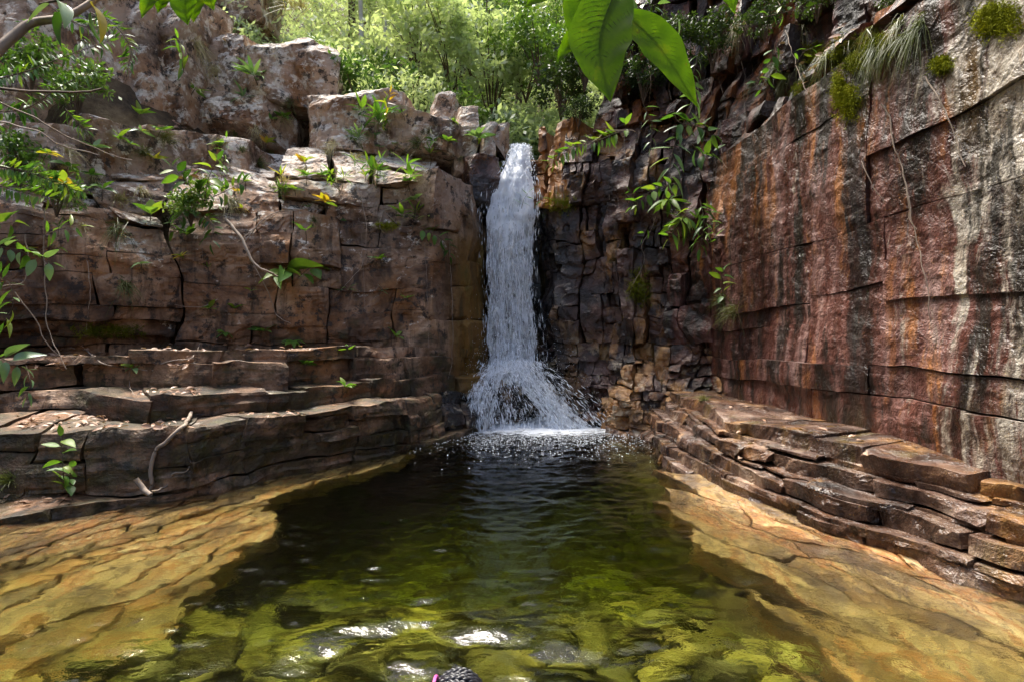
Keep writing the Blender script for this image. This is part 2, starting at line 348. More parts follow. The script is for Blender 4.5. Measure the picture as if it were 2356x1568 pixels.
GX, GY = np.meshgrid(gx, gy, indexing='ij'); gp = np.stack([GX.ravel(), GY.ravel(), 0 * GX.ravel()], 1)
gp[:, 2] = ground_h(gp[:, 0], gp[:, 1]) + fbm(gp, .7, 4, 5) * np.clip(.06 + .02 * np.abs(gp[:, 1] - 9), .05, .8)
tag(obj('ground', mesh('ground', gp, gridq(len(gx) - 1, len(gy) - 1)[:, ::-1], M['earth'], True)), kind='structure')

WARP = [1.0, 1.0]
def warp(P):                            # shared bend of the rock mass: joints and beds run uneven but stay closed
    k, kz = WARP
    P = P.copy(); q = P.copy()
    P[:, 0] += k * (fbm(q, 1.1, 2, 71) * .16 + fbm(q, 4.3, 2, 72) * .04); P[:, 1] += k * (fbm(q, 1.1, 2, 73) * .13 + fbm(q, 4.3, 2, 74) * .04)
    P[:, 2] += kz * (fbm(q * np.array([1, 1, .6]), 1.0, 2, 75) * .10 + fbm(q, 4.6, 2, 76) * .03)
    return P
def put_block(parent, name, a, b, nin, za, zb, depth, res, r, mat, **kw):
    P, Q = block_geo(a, b, nin, za, zb, depth, res, r, **kw); P = warp(P)
    return obj(name, mesh(name, P, Q, mat), parent)
def parented(root):                     # children are built in world space
    bpy.context.view_layer.update()
    for c in root.children: c.matrix_parent_inverse = root.matrix_world.inverted()
def panel(parent, C, zlo, zhi, set_fn, wmax, hmax, mat, r, depth=.8, res=.028, prot=.015, big=.07, pbig=.15, s0=0, s1=None, asp=1.0, name='rock_block', mats=None, **kw):
    """a face of jointed rock: the (length, height) rectangle is split at random into blocks of many sizes"""
    L = curve_at(C, 0)[1]; s1 = L if s1 is None else s1
    todo = [(s0, s1, zlo, zhi)]; leaves = []
    while todo:
        x0, x1, y0, y1 = todo.pop(); W, H = x1 - x0, y1 - y0
        lw, lh = wmax * r.uniform(.45, 1.25), hmax * r.uniform(.4, 1.25)
        if W > lw * 2.2 or (W > lw and W / lw >= H / lh): k = r.uniform(.32, .68); m = x0 + W * k; todo += [(x0, m, y0, y1), (m, x1, y0, y1)]
        elif H > lh: k = r.uniform(.28, .72); m = y0 + H * k; todo += [(x0, x1, y0, m), (x0, x1, m, y1)]
        else: leaves.append((x0, x1, y0, y1))
    for x0, x1, y0, y1 in leaves:
        g = .003; a, _ = curve_at(C, x0 + g); b, _ = curve_at(C, x1 - g); t = (b - a) / np.linalg.norm(b - a); nin = np.array([-t[1], t[0]])
        pr = r.normal(0, prot) + (r.normal(0, big) if r.random() < pbig else 0); xm = (x0 + x1) / 2
        lo, hi = set_fn(xm, y0), set_fn(xm, y1)
        put_block(parent, name, a + nin * (lo + pr), b + nin * (lo + pr), nin, y0 + g, y1 - g, depth + abs(hi - lo), res, r, mats(xm, (y0 + y1) / 2) if mats else mat, lean=hi - lo, **kw)
    return len(leaves)

# ------------------------------------------------------------------ left cliff: ledges and wall
cliffL = tag(empty('cliff_left', (-3, 7, 0)), kind='structure')
r = np.random.default_rng(11)
C0 = [(-6.5, 3.3), (-3.75, 3.98), (-3.2, 4.2), (-2.75, 4.5), (-2.62, 4.8)]
C1 = [(-7.2, 3.7), (-4.3, 4.40), (-3.3, 4.5), (-2.65, 4.72), (-2.3, 5.25), (-1.8, 6.03), (-1.3, 6.78), (-.88, 7.8), (-.3, 8.2), (.26, 8.42), (.32, 9.2)]
C15 = [(-7.4, 4.3), (-4.7, 5.1), (-3.0, 5.15), (-2.5, 5.5), (-1.95, 6.25), (-1.4, 7.0), (-1.0, 7.85), (-.45, 8.3), (-.3, 9.1)]
C2 = [(-7.6, 4.6), (-4.6, 5.55), (-3.0, 5.6), (-2.5, 6.0), (-2.0, 6.65), (-1.5, 7.35), (-1.05, 8.0), (-.55, 8.6), (-.45, 9.2)]
CW = [(-8.5, 3.8), (-6.2, 5.5), (-5.2, 6.3), (-4.2, 7.2), (-2.9, 7.7), (-1.9, 7.9), (-1.03, 8.02), (-.55, 8.75), (-.42, 9.3), (-.4, 10.0)]
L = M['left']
lk = dict(jit=.010, chip=.10, nchip=3, spall=.010, ft=.05, amp=.014)
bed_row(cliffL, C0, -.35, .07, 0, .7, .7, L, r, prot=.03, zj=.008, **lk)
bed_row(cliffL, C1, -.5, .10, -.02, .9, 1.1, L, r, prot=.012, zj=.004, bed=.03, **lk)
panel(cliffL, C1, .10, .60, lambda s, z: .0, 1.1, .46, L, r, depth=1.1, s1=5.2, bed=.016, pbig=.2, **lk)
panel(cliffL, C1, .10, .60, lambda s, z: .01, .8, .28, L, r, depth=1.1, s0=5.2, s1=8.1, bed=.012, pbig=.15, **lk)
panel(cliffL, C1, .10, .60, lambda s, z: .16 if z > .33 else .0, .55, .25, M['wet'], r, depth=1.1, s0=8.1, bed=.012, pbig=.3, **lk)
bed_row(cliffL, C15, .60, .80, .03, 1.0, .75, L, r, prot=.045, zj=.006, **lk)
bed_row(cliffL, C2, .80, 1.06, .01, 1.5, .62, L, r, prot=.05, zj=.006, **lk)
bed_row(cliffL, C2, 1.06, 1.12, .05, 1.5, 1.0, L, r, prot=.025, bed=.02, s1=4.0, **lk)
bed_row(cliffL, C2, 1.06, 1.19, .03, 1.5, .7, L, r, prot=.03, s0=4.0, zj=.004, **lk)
def wset(s, z):                          # setback of the wall with height: undercut foot, then leaning back to a broken slope
    foot_ = np.interp(z, [1.1, 1.35, 1.6], [.34, .16, 0]) if s < 5.2 else 0
    a = np.interp(z, [1.1, 2.1, 2.7, 3.1, 3.6, 4.4], [.0, .03, .10, .45, 1.0, 2.0])
    b = np.interp(z, [1.1, 2.2, 3.0, 3.5, 3.9, 4.5], [.02, .06, .16, .34, .75, 1.7])
    return foot_ + a + (b - a) * min(1, max(0, (s - 5.6) / 1.6))
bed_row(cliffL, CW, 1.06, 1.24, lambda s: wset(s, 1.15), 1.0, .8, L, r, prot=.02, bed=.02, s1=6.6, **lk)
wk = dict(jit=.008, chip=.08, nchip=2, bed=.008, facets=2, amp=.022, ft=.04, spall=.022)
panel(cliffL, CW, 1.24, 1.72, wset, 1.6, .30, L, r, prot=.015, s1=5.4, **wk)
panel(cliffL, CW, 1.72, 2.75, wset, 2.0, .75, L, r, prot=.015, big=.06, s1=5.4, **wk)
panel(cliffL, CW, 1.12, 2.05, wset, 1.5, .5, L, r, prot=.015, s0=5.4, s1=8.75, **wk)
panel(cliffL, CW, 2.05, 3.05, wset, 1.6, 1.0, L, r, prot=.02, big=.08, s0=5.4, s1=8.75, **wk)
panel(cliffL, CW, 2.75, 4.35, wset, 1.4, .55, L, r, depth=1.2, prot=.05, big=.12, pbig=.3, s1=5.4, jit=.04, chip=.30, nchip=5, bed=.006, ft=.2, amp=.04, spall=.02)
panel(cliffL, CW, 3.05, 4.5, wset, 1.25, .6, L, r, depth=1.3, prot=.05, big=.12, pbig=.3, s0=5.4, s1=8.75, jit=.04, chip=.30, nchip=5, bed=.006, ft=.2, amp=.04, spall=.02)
WARP[:] = [.5, .6]                       # smooth water-worn side of the slot
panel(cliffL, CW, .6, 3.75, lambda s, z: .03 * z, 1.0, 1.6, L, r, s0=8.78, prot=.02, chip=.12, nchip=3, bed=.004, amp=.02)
WARP[:] = [1, 1]
parented(cliffL)

# ------------------------------------------------------------------ cliff beside and behind the fall
cliffC = tag(empty('cliff_centre', (1.2, 8.8, 0)), kind='structure')
r = np.random.default_rng(23)
CC = [(-.4, 9.15), (.42, 9.15), (.62, 8.85), (1.1, 8.7), (1.6, 8.45), (2.15, 8.15), (2.55, 7.75), (2.8, 7.2)]
def cset(s, z):
    f = -(.30 if s < 1.9 else .30 + .32 * min(1, (s - 1.9) / .6)) * max(0, 1 - z / 1.25) ** 1.2 * min(1, max(0, (s - 1.1) / .5)) * (1 if s < 2.9 else max(.3, 1 - (s - 2.9)))
    return f + .03 * z + (.10 if s < .8 else 0) + .06 * math.sin(s * 7.3) + max(0, z - 4.1) * .5
ck = dict(res=.024, depth=.7, jit=.012, chip=.16, nchip=4, bed=.004, amp=.016, ft=.08, spall=.028)
WARP[:] = [1.4, 1.3]
panel(cliffC, CC, -.6, 1.25, cset, .36, .28, M['wet'], r, prot=.03, big=.07, pbig=.3, s0=.8, s1=3.0, **ck)
panel(cliffC, CC, 1.25, 3.4, cset, .36, .85, M['wet'], r, prot=.03, big=.08, pbig=.3, s0=.8, s1=3.0, **ck)
panel(cliffC, CC, 3.4, 4.6, cset, .34, .8, M['wet'], r, prot=.04, big=.10, pbig=.3, s0=1.15, s1=3.0, **ck)
panel(cliffC, CC, 3.4, 4.85, lambda s, z: .02 + (z - 3.4) * .22, .30, .55, M['lip'], r, prot=.04, big=.08, pbig=.3, s0=.72, s1=1.5, **ck)
panel(cliffC, CC, -.6, 4.1, cset, .5, .5, M['wet'], r, prot=.05, big=.10, pbig=.3, s1=.8, **ck)
panel(cliffC, CC, .2, 1.3, cset, .36, .26, M['wet'], r, prot=.04, big=.08, pbig=.3, s0=3.0, **ck)
panel(cliffC, CC, 1.3, 5.2, cset, .42, 1.3, M['right'], r, prot=.04, big=.10, pbig=.35, s0=3.0, **ck)
panel(cliffC, CC, 4.6, 5.4, cset, .5, .7, M['right'], r, prot=.08, big=.14, pbig=.3, s0=1.7, s1=3.0, **ck)
panel(cliffC, CC, 5.2, 7.6, lambda s, z: .55 + .10 * (z - 5.2), .7, 1.2, M['right'], r, prot=.07, big=.14, pbig=.3, s0=2.0, **ck)
parented(cliffC)

# ------------------------------------------------------------------ right wall with its ledges
cliffR = tag(empty('cliff_right', (3, 5, 0)), kind='structure')
r = np.random.default_rng(31)
CR = [(2.62, 7.75), (2.80, 7.2), (2.85, 6.2), (2.87, 5.0), (2.85, 3.6), (2.86, 2.0), (2.9, -1.5)]
MR = M['right']
WARP[:] = [.35, .45]
kw = dict(res=.026, jit=.004, chip=.03, nchip=2, amp=.010, bed=.003, facets=0, spall=.007)
def rset(s, z): return .012 * z
panel(cliffR, CR, .35, .86, rset, 3.0, .8, MR, r, prot=.006, big=.02, s0=.1, **kw)
bed_row(cliffR, CR, .865, 1.09, .015, .6, 2.4, MR, r, var=.4, prot=.006, **kw)
panel(cliffR, CR, 1.095, 2.25, rset, 3.0, .9, MR, r, prot=.006, big=.02, pbig=.3, **kw)
panel(cliffR, CR, 2.255, 3.75, rset, 2.8, 1.3, MR, r, prot=.005, big=.008, pbig=.3, **kw)
panel(cliffR, CR, 3.72, 4.15, lambda s, z: .10 + (z - 3.7) * .5, .8, .4, MR, r, prot=.05, big=.1, res=.035, chip=.35, jit=.04)
CU = [(1.55, 10.3), (1.75, 9.45), (2.5, 9.1), (3.15, 8.5), (3.5, 7.2), (4.0, 5.5), (4.2, 3.5), (4.2, -1)]
panel(cliffR, CU, 3.9, 8.2, lambda s, z: .1 * (z - 4), .9, 1.6, MR, r, prot=.05, big=.12, pbig=.3, res=.04, chip=.15, spall=.03, ft=.1)
foot = [(1.75, 7.7), (1.62, 6.6), (1.55, 5.5), (1.75, 4.7), (2.15, 3.7), (2.5, 2.85), (2.75, 2.1), (2.8, .3)]
kl = dict(tilt=(2.2, 5.0, .0, .03), chip=.30, nchip=6, amp=.008, bed=.006, jit=.016, ft=.07, facets=2, spall=.014, res=.021)
WARP[:] = [.7, .6]
for z0_, z1_, st_, ln_ in ((-.45, .05, -.04, .9), (.05, .15, .02, .85), (.15, .185, .07, 1.1), (.185, .29, .10, .7), (.29, .32, .17, .9), (.32, .43, .21, .65), (.43, .46, .32, .8), (.46, .57, .37, .6)):
    bed_row(cliffR, foot, z0_, z1_, st_, 1.3, ln_, M['ledge'], r, prot=.028, zj=.003, var=.55, s1=8.0 if st_ < .2 else 6.6, **kl)
parented(cliffR)
WARP[:] = [1, 1]

# ------------------------------------------------------------------ boulders above the left wall
r = np.random.default_rng(5)
def boulder(label, u0, u1, vt, vb, d, depth, turn=0.0, chip=.5, nchip=9, jit=.06, group=None, mat=None, dome=.15):
    p0, p1 = px(u0, vb, d), px(u1, vb, d); zt_ = px(u0, vt, d)[2]; c = (p0 + p1) / 2
    t = np.array([math.cos(turn), math.sin(turn)]); half = (p1[0] - p0[0]) / 2; nin = np.array([-t[1], t[0]])
    P, Q = block_geo(c[:2] - t * half, c[:2] + t * half, nin, p0[2], zt_, depth, .03, r, chip=chip, nchip=nchip, jit=jit, amp=.035, bed=.006, facets=4, dome=dome, ft=.16, spall=.02)
    P = warp(P); c3 = np.array([c[0], c[1], p0[2]])
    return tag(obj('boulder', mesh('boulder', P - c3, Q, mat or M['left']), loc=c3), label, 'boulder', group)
boulder('big dark speckled boulder perched highest, against the bright forest', 555, 700, 35, 218, 9.5, 1.6, -.1)
boulder('split dark boulder with vertical cracks beside the highest speckled boulder', 690, 790, 75, 212, 9.75, 1.3, .35)
boulder('pale rock under the overhang of the highest boulder', 470, 640, 205, 320, 9.4, 1.6, .1, jit=.08)
boulder('long pale lichen-covered slab boulder left of the waterfall top', 640, 905, 188, 345, 9.0, 1.7, -.12, dome=.3)
boulder('dark-faced boulder in the middle of the boulder ridge', 880, 1062, 195, 385, 9.0, 1.5, .12, dome=.2)
boulder('square whitish block on the crest of the boulder ridge', 985, 1052, 196, 330, 9.7, 1.2, 0, chip=.3)
boulder('white-topped stepped block right of the ridge crest', 1050, 1112, 230, 395, 9.3, 1.2, .1, chip=.3)
boulder('narrow pale block next to the lip of the waterfall', 1105, 1140, 268, 400, 9.25, 1.0, .1, chip=.3)
boulder('small round-topped knob at the very lip of the waterfall', 1135, 1166, 272, 345, 9.45, .6, .1, chip=.35)
boulder('tall pale rock column left of the highest boulder', 470, 560, 60, 300, 9.6, 1.3, -.05, chip=.2, jit=.04, dome=.05)
boulder('pinkish ribbed rock column second left of the highest boulder', 400, 478, 95, 310, 9.5, 1.2, .05, chip=.2, jit=.04, dome=.05)
boulder('tall dark rock fin beside the leafy sprays', 325, 402, -60, 285, 9.0, 1.2, -.25, chip=.2, jit=.04, dome=.05)
boulder('dark purple rock fin behind the hanging leaves', 238, 330, -30, 300, 8.7, 1.2, -.2, chip=.2, jit=.05, dome=.05)
boulder('weathered rock fin wrapped in leafy sprays', 60, 240, -40, 300, 8.4, 1.3, -.35, chip=.2, jit=.06, dome=.05)
boulder('mossy rock face high in the corner above the bare branch', -260, 70, -120, 330, 7.7, 1.6, -.45, chip=.2, jit=.08, dome=.1)
boulder('thin tall rock fin with ribs above the speckled boulder', 470, 600, -120, 45, 11.0, 1.2, 0, chip=.2, jit=.05, dome=.05)

boulder('brown rock face below the dark fins on the upper left terrace', 225, 345, 285, 400, 8.0, 1.2, -.3, chip=.25, dome=.1)
boulder('pale sloping rock at the foot of the ribbed column', 330, 520, 275, 400, 8.3, 1.6, .05, chip=.35, dome=.3)
boulder('brown layered rock behind the leafy sprays at the left', 90, 235, 255, 425, 7.3, 1.4, -.4, chip=.25, dome=.1)
boulder('brown rock at the left edge above the wall', -80, 100, 270, 440, 6.7, 1.4, -.45, chip=.25, dome=.1)
boulder('low pale rock in front of the ribbed column', 420, 560, 300, 400, 8.5, 1.4, 0, chip=.4, dome=.3)
boulder('black wet rock sill under the lip of the waterfall', 1160, 1250, 345, 470, 9.45, 1.2, .05, chip=.3, mat=M['wet'], dome=.1)
boulder('dark rock flanking the upper left edge of the waterfall', 1080, 1146, 350, 480, 9.0, .8, .25, chip=.3, mat=M['wet'], dome=.05)
boulder('dark wet rock dividing the foot of the waterfall', 1118, 1172, 880, 985, 8.40, .5, .1, chip=.4, mat=M['wet'], dome=.1)

# ------------------------------------------------------------------ flagstone shelves under the water line and stones on the pool bed
def vor_cells(pts, lo, hi):
    out = []
    for i, p in enumerate(pts):
        poly = [np.array(c, float) for c in ((lo[0], lo[1]), (hi[0], lo[1]), (hi[0], hi[1]), (lo[0], hi[1]))]
        for j in np.argsort(((pts - p) ** 2).sum(1))[1:16]:
            n = pts[j] - p; m = (pts[j] + p) / 2; res_ = []
            for k in range(len(poly)):
                a_, b_ = poly[k], poly[(k + 1) % len(poly)]; da, db = (a_ - m) @ n, (b_ - m) @ n
                if da <= 0: res_.append(a_)
                if da * db < 0: res_.append(a_ + (b_ - a_) * da / (da - db))
            poly = res_
            if len(poly) < 3: break
        if len(poly) >= 3: out.append(np.array(poly))
    return out
def stones(parent, name, pts_xy, aniso, ang, zfun, mat, r, gap=.014, dome=.02, tilt=.02, keep=None, zj=.012, thick=.35, edge=.03, trim=None):
    ca, sa = math.cos(ang), math.sin(ang); Rm = np.array([[ca, sa], [-sa, ca]]); S = np.array(aniso)
    q = (pts_xy @ Rm.T) / S; cells = vor_cells(q, q.min(0) - 1, q.max(0) + 1); n = 0
    for poly in cells:
        w_ = (poly * S) @ Rm; c = w_.mean(0)
        if keep is not None and not keep(c[0], c[1]): continue
        # resample outline
        ring = []
        for k in range(len(w_)):
            a_, b_ = w_[k], w_[(k + 1) % len(w_)]; m = max(1, int(np.linalg.norm(b_ - a_) / .05))
            ring += [a_ + (b_ - a_) * x / m for x in range(m)]
        ring = np.array(ring); rad = np.linalg.norm(ring - c, axis=1)
        if rad.max() > 1.6: continue
        r3 = np.c_[ring, np.zeros(len(ring))]; ring = ring + np.stack([fbm(r3, 4, 3, 81), fbm(r3, 4, 3, 82)], 1) * .06
        for _ in range(0): ring = ring * .5 + (np.roll(ring, 1, 0) + np.roll(ring, -1, 0)) * .25
        if trim is not None: ring = trim(ring); c = ring.mean(0); rad = np.linalg.norm(ring - c, axis=1)
        mr = rad.mean(); tx, ty = r.normal(0, tilt, 2); dz = r.normal(0, zj)
        V, nR_ = [], len(ring)
        for f_, zz in ((1 - gap / mr, -thick), (1 - gap / mr, -edge), (1 - (gap + edge * .6) / mr, -edge * .25), (.72, .0), (.36, 0)):
            xy = c + (ring - c) * f_; z_ = np.array([zfun(x, y) for x, y in xy]) + zz + dz + (xy - c) @ np.array([tx, ty]) + dome * (1 - f_ ** 2)
            V.append(np.c_[xy, z_])
        V = np.concatenate(V + [np.array([[c[0], c[1], zfun(*c) + dz + dome]])]); V[nR_:, 2] += fbm(V[nR_:], 5, 3, 90) * .014
        i = np.arange(nR_); Qd = np.concatenate([np.stack([k * nR_ + i, k * nR_ + (i + 1) % nR_, (k + 1) * nR_ + (i + 1) % nR_, (k + 1) * nR_ + i], 1) for k in range(4)])
        Tt = np.stack([4 * nR_ + i, 4 * nR_ + (i + 1) % nR_, np.full(nR_, 5 * nR_)], 1)
        obj(name, mesh(name, V, [Qd, Tt], mat), parent); n += 1
    return n
r = np.random.default_rng(77)
def scatter(x0, x1, y0, y1, dmin, dmax):          # uneven spacing: some large, some small
    out = []
    for _ in range(6000):
        p = np.array([r.uniform(x0, x1), r.uniform(y0, y1)]); d = dmin + (dmax - dmin) * (r.random() ** 1.5)
        if all((p[0] - q[0]) ** 2 + (p[1] - q[1]) ** 2 > max(d * .8, q[2] * .8) ** 2 for q in out): out.append((p[0], p[1], d))
    return np.array([(a, b) for a, b, _ in out])
shelfL = tag(empty('shelf_left', (-3, 3.6, 0)), kind='structure')
shore = lambda x: np.interp(x, [-6.5, -3.75, -3.2, -2.7, -2.3, -1.8, -1.3, -.9], [3.3, 3.98, 4.2, 4.6, 5.2, 6.0, 6.75, 7.8])
def zL(x, y):
    d_ = shore(x) - y
    c = x * .91 - y * .41; lev = .05 * (math.sin(c * 5.1) + math.sin(c * 11.7 + 1.3) * .6) * min(1, max(0, d_) * 1.2)
    return -.045 - .06 * max(0, d_) - .20 * max(0, 3.8 - y) - .05 * min(1, max(0, (x + 2.7) / .7)) + min(.02, lev)
edgeL = lambda y: float(np.interp(y, [0, 5.0, 6.0, 6.8, 7.7], [-1.95, -1.9, -1.5, -1.08, -.72])) + (.16 * math.sin(y * 2.1) + .08 * math.sin(y * 5.3)) * (1 if y < 4.8 else .3)
stones(shelfL, 'flagstone', scatter(-6.0, -1.1, .6, 7.6, .13, .62), (.45, 2.0), -.42, zL, M['slab'], r, gap=.009, dome=.002, zj=.012, tilt=.02, edge=.02, trim=lambda q: np.c_[np.minimum(q[:, 0], [edgeL(y) + .10 + .05 * math.sin(y * 9) for y in q[:, 1]]), q[:, 1]], keep=lambda x, y: y < shore(x) + .25 and x < edgeL(y) and x > -5.4 and .9 < y < 7.6)
parented(shelfL)
shelfR = tag(empty('shelf_right', (1.9, 4, 0)), kind='structure')
footx = lambda y: np.interp(y, [1.7, 2.85, 3.7, 4.7, 5.5, 6.6], [2.85, 2.52, 2.15, 1.75, 1.55, 1.62])
def zR(x, y):
    c = x * .93 + y * .37; lev = .035 * (math.sin(c * 6.3) + math.sin(c * 14.1 + .7) * .5)
    return .01 - .27 * max(-.4, (footx(y) - x)) - .12 * max(0, 3.4 - y) + lev * min(1, max(0, footx(y) - x) * 2)
edgeR = lambda y: np.interp(y, [1, 2.4, 3.2, 4.2, 4.9, 5.4], [1.2, 1.32, 1.42, 1.34, 1.25, 1.5]) + .05 * math.sin(y * 6)
stones(shelfR, 'rock_slab', scatter(.9, 3.6, .6, 5.8, .16, .8), (.42, 2.3), .42, zR, M['slab'], r, gap=.006, dome=.002, zj=.010, tilt=.02, edge=.010, trim=lambda q: np.c_[np.maximum(q[:, 0], [edgeR(y) - .06 + .04 * math.sin(y * 11) for y in q[:, 1]]), q[:, 1]], keep=lambda x, y: edgeR(y) < x < footx(y) + .3 and .8 < y < 5.4)
parented(shelfR)
bedP = tag(empty('pool_bed', (-.3, 2.6, -.9)), kind='structure')
zB = lambda x, y: float(np.interp(y, [1, 2.8, 3.5, 4.4, 5.4], [-.52, -.60, -.85, -1.6, -2.2]))
stones(bedP, 'stone', scatter(-2.2, 1.6, 1.3, 4.4, .13, .40), (1.25, .85), .2, zB, M['pool'], r, gap=.012, dome=.07, tilt=.16, zj=.07, keep=lambda x, y: -2.1 < x < 1.5)
parented(bedP)

# ------------------------------------------------------------------ water
def m_water():
    t = NT('clear_brown_water'); t.n.remove(t.b)
    g = t.new('ShaderNodeBsdfRefraction' if False else 'ShaderNodeBsdfGlass'); g.inputs['IOR'].default_value = 1.33; g.inputs['Roughness'].default_value = 0.0
    p = t.pos(); b = t.bump(t.math('ADD', t.noise(t.map(p, (1, 1.7, 1)), 7, 3, .55), t.math('MULTIPLY', t.noise(p, 30, 3, .6), .45)), .36, .02); t.set(g.inputs['Normal'], b)
    t.l.new(g.outputs[0], t.out.inputs['Surface'])
    a = t.new('ShaderNodeVolumeAbsorption'); a.inputs[0].default_value = (.66, .75, .12, 1); a.inputs[1].default_value = 1.3
    t.l.new(a.outputs[0], t.out.inputs['Volume'])
    return t.m
wx = np.concatenate([np.linspace(-9, -4.2, 30), np.linspace(-4.15, 3.3, 300)]); wy = np.concatenate([np.linspace(-7, .8, 60), np.linspace(.83, 9.4, 400)])
WX, WY = np.meshgrid(wx, wy, indexing='ij'); wp = np.stack([WX.ravel(), WY.ravel(), 0 * WX.ravel()], 1)
d1 = np.hypot(wp[:, 0] - .4, wp[:, 1] - 8.7); near = np.exp(-d1 / 2.2)
h = fbm(wp * np.array([.8, 1.5, 1]), 1.8, 3, 60) * .024 + fbm(wp * np.array([1, 1.4, 1]), 5, 3, 61) * .011 + fbm(wp, 13, 2, 62) * .030 * np.exp(-d1 / 1.7) + fbm(wp * np.array([1, 1.5, 1]), 9, 2, 67) * .010
h += np.sin(d1 * 9 + fbm(wp, 1.2, 2, 63) * 5) * .004 * np.exp(-d1 / 4)
d2 = np.hypot(wp[:, 0] + .19, wp[:, 1] - 1.8)
h += np.sin(d2 * 16 + fbm(wp, 1.6, 2, 64) * 3.0) * .019 * np.exp(-((d2 - .75) / .35) ** 2) * np.clip(.6 + fbm(wp, 1.9, 2, 66) * 1.4, 0, 1.4)
wp[:, 2] = h
nx_, ny_ = len(wx), len(wy); qs = gridq(nx_ - 1, ny_ - 1)
ring = np.concatenate([np.arange(ny_) , (np.arange(1, nx_)) * ny_ + ny_ - 1, (nx_ - 1) * ny_ + np.arange(ny_ - 2, -1, -1), np.arange(nx_ - 2, 0, -1) * ny_])
low = wp[ring].copy(); low[:, 2] = -3.2; o = len(wp); nR = len(ring)
side = np.stack([ring, np.roll(ring, -1), o + (np.arange(nR) + 1) % nR, o + np.arange(nR)], 1)
cen = np.array([[-2, 1, -3.2]]); fan = np.stack([np.full(nR, o + nR), o + np.arange(nR), o + (np.arange(nR) + 1) % nR], 1)
wm_ = mesh('water', np.concatenate([wp, low, cen]), [qs, side, fan], m_water(), True)
tag(obj('water', wm_), kind='structure')

# ------------------------------------------------------------------ waterfall
def m_white_water(alpha=False):
    t = NT('white_water_sheet' if alpha else 'white_water'); p = t.pos()
    t.fin((.93, .95, .97), .35, None, .5)
    tr = t.new('ShaderNodeBsdfTranslucent'); tr.inputs[0].default_value = (.9, .94, 1, 1); mx = t.new('ShaderNodeMixShader'); mx.inputs[0].default_value = .45
    t.l.new(t.b.outputs[0], mx.inputs[1]); t.l.new(tr.outputs[0], mx.inputs[2]); t.l.new(mx.outputs[0], t.out.inputs['Surface'])
    if alpha:
        q = t.mix(.05, p, t.noise(p, 5, 3, .5, 0, True), 'ADD')
        n = t.noise(t.map(q, (24, 24, 2.2)), 1.2, 5, .7, .8); n2 = t.noise(t.map(q, (5, 5, 3)), 1.3, 4, .6)
        f = t.math('ADD', t.math('MULTIPLY', n, .7), t.math('MULTIPLY', n2, .3)); z = t.sep(p)[2]
        f = t.math('ADD', f, t.rng(z, 2.6, 3.7, 0, .16))
        ma = t.new('ShaderNodeMixShader'); tp = t.new('ShaderNodeBsdfTransparent'); t.set(ma.inputs[0], t.rng(f, .455, .59, .03, .97))
        t.l.new(tp.outputs[0], ma.inputs[1]); t.l.new(mx.outputs[0], ma.inputs[2]); t.l.new(ma.outputs[0], t.out.inputs['Surface'])
    return t.m
MW = m_white_water()
fall = tag(empty('waterfall', (0, 8.7, 0)), 'narrow white waterfall dropping from the rock slot into the pool', 'waterfall')
r = np.random.default_rng(3)
PATHS = [
    (np.array([(1197, 338, 9.6, 19), (1195, 362, 9.42, 24), (1186, 402, 9.22, 37), (1177, 450, 9.06, 52), (1175, 500, 8.98, 55), (1172, 600, 8.9, 53), (1175, 700, 8.85, 53), (1178, 790, 8.78, 58), (1178, 880, 8.62, 62)], float), 1.0),
    (np.array([(1150, 838, 8.6, 40), (1122, 870, 8.42, 30), (1104, 910, 8.2, 28), (1098, 950, 8.12, 38), (1100, 992, 8.1, 44)], float), .30),
    (np.array([(1190, 826, 8.68, 46), (1214, 865, 8.52, 42), (1250, 910, 8.42, 38), (1282, 950, 8.36, 40), (1310, 985, 8.35, 60)], float), .75),
    (np.array([(1150, 830, 8.6, 40), (1145, 880, 8.35, 50), (1150, 940, 8.25, 60), (1150, 990, 8.2, 60)], float), .30),
    (np.array([(1225, 830, 8.6, 20), (1280, 880, 8.4, 40), (1335, 930, 8.3, 50), (1375, 975, 8.25, 50)], float), .10)]
def path_at(C, tt):
    k = np.linspace(0, 1, len(C)); return np.stack([np.interp(tt, k, C[:, c]) for c in range(4)], 1)
def to3(c, lat):                          # lat in half-widths
    d = c[:, 2]; return np.stack([(c[:, 0] + lat * c[:, 3] - 1178) / F * d, d, CAM_H - (c[:, 1] - 784) / F * d], 1)
def spindles(P, D, ln, wd):
    n = len(P); D = D / (np.linalg.norm(D, axis=1)[:, None] + 1e-9)
    a = np.cross(D, np.array([0, 1.0, .1])); a /= np.linalg.norm(a, axis=1)[:, None] + 1e-9; b = np.cross(D, a)
    h = ln[:, None] / 2; w_ = wd[:, None]
    V = np.stack([P - D * h, P + a * w_, P + b * w_ * .6, P - a * w_, P - b * w_ * .6, P + D * h], 1).reshape(-1, 3)
    base = (np.arange(n) * 6)[:, None, None]; tri = np.array([[0, 1, 2], [0, 2, 3], [0, 3, 4], [0, 4, 1], [5, 2, 1], [5, 3, 2], [5, 4, 3], [5, 1, 4]])
    return V, (base + tri[None]).reshape(-1, 3)
acc = Acc()
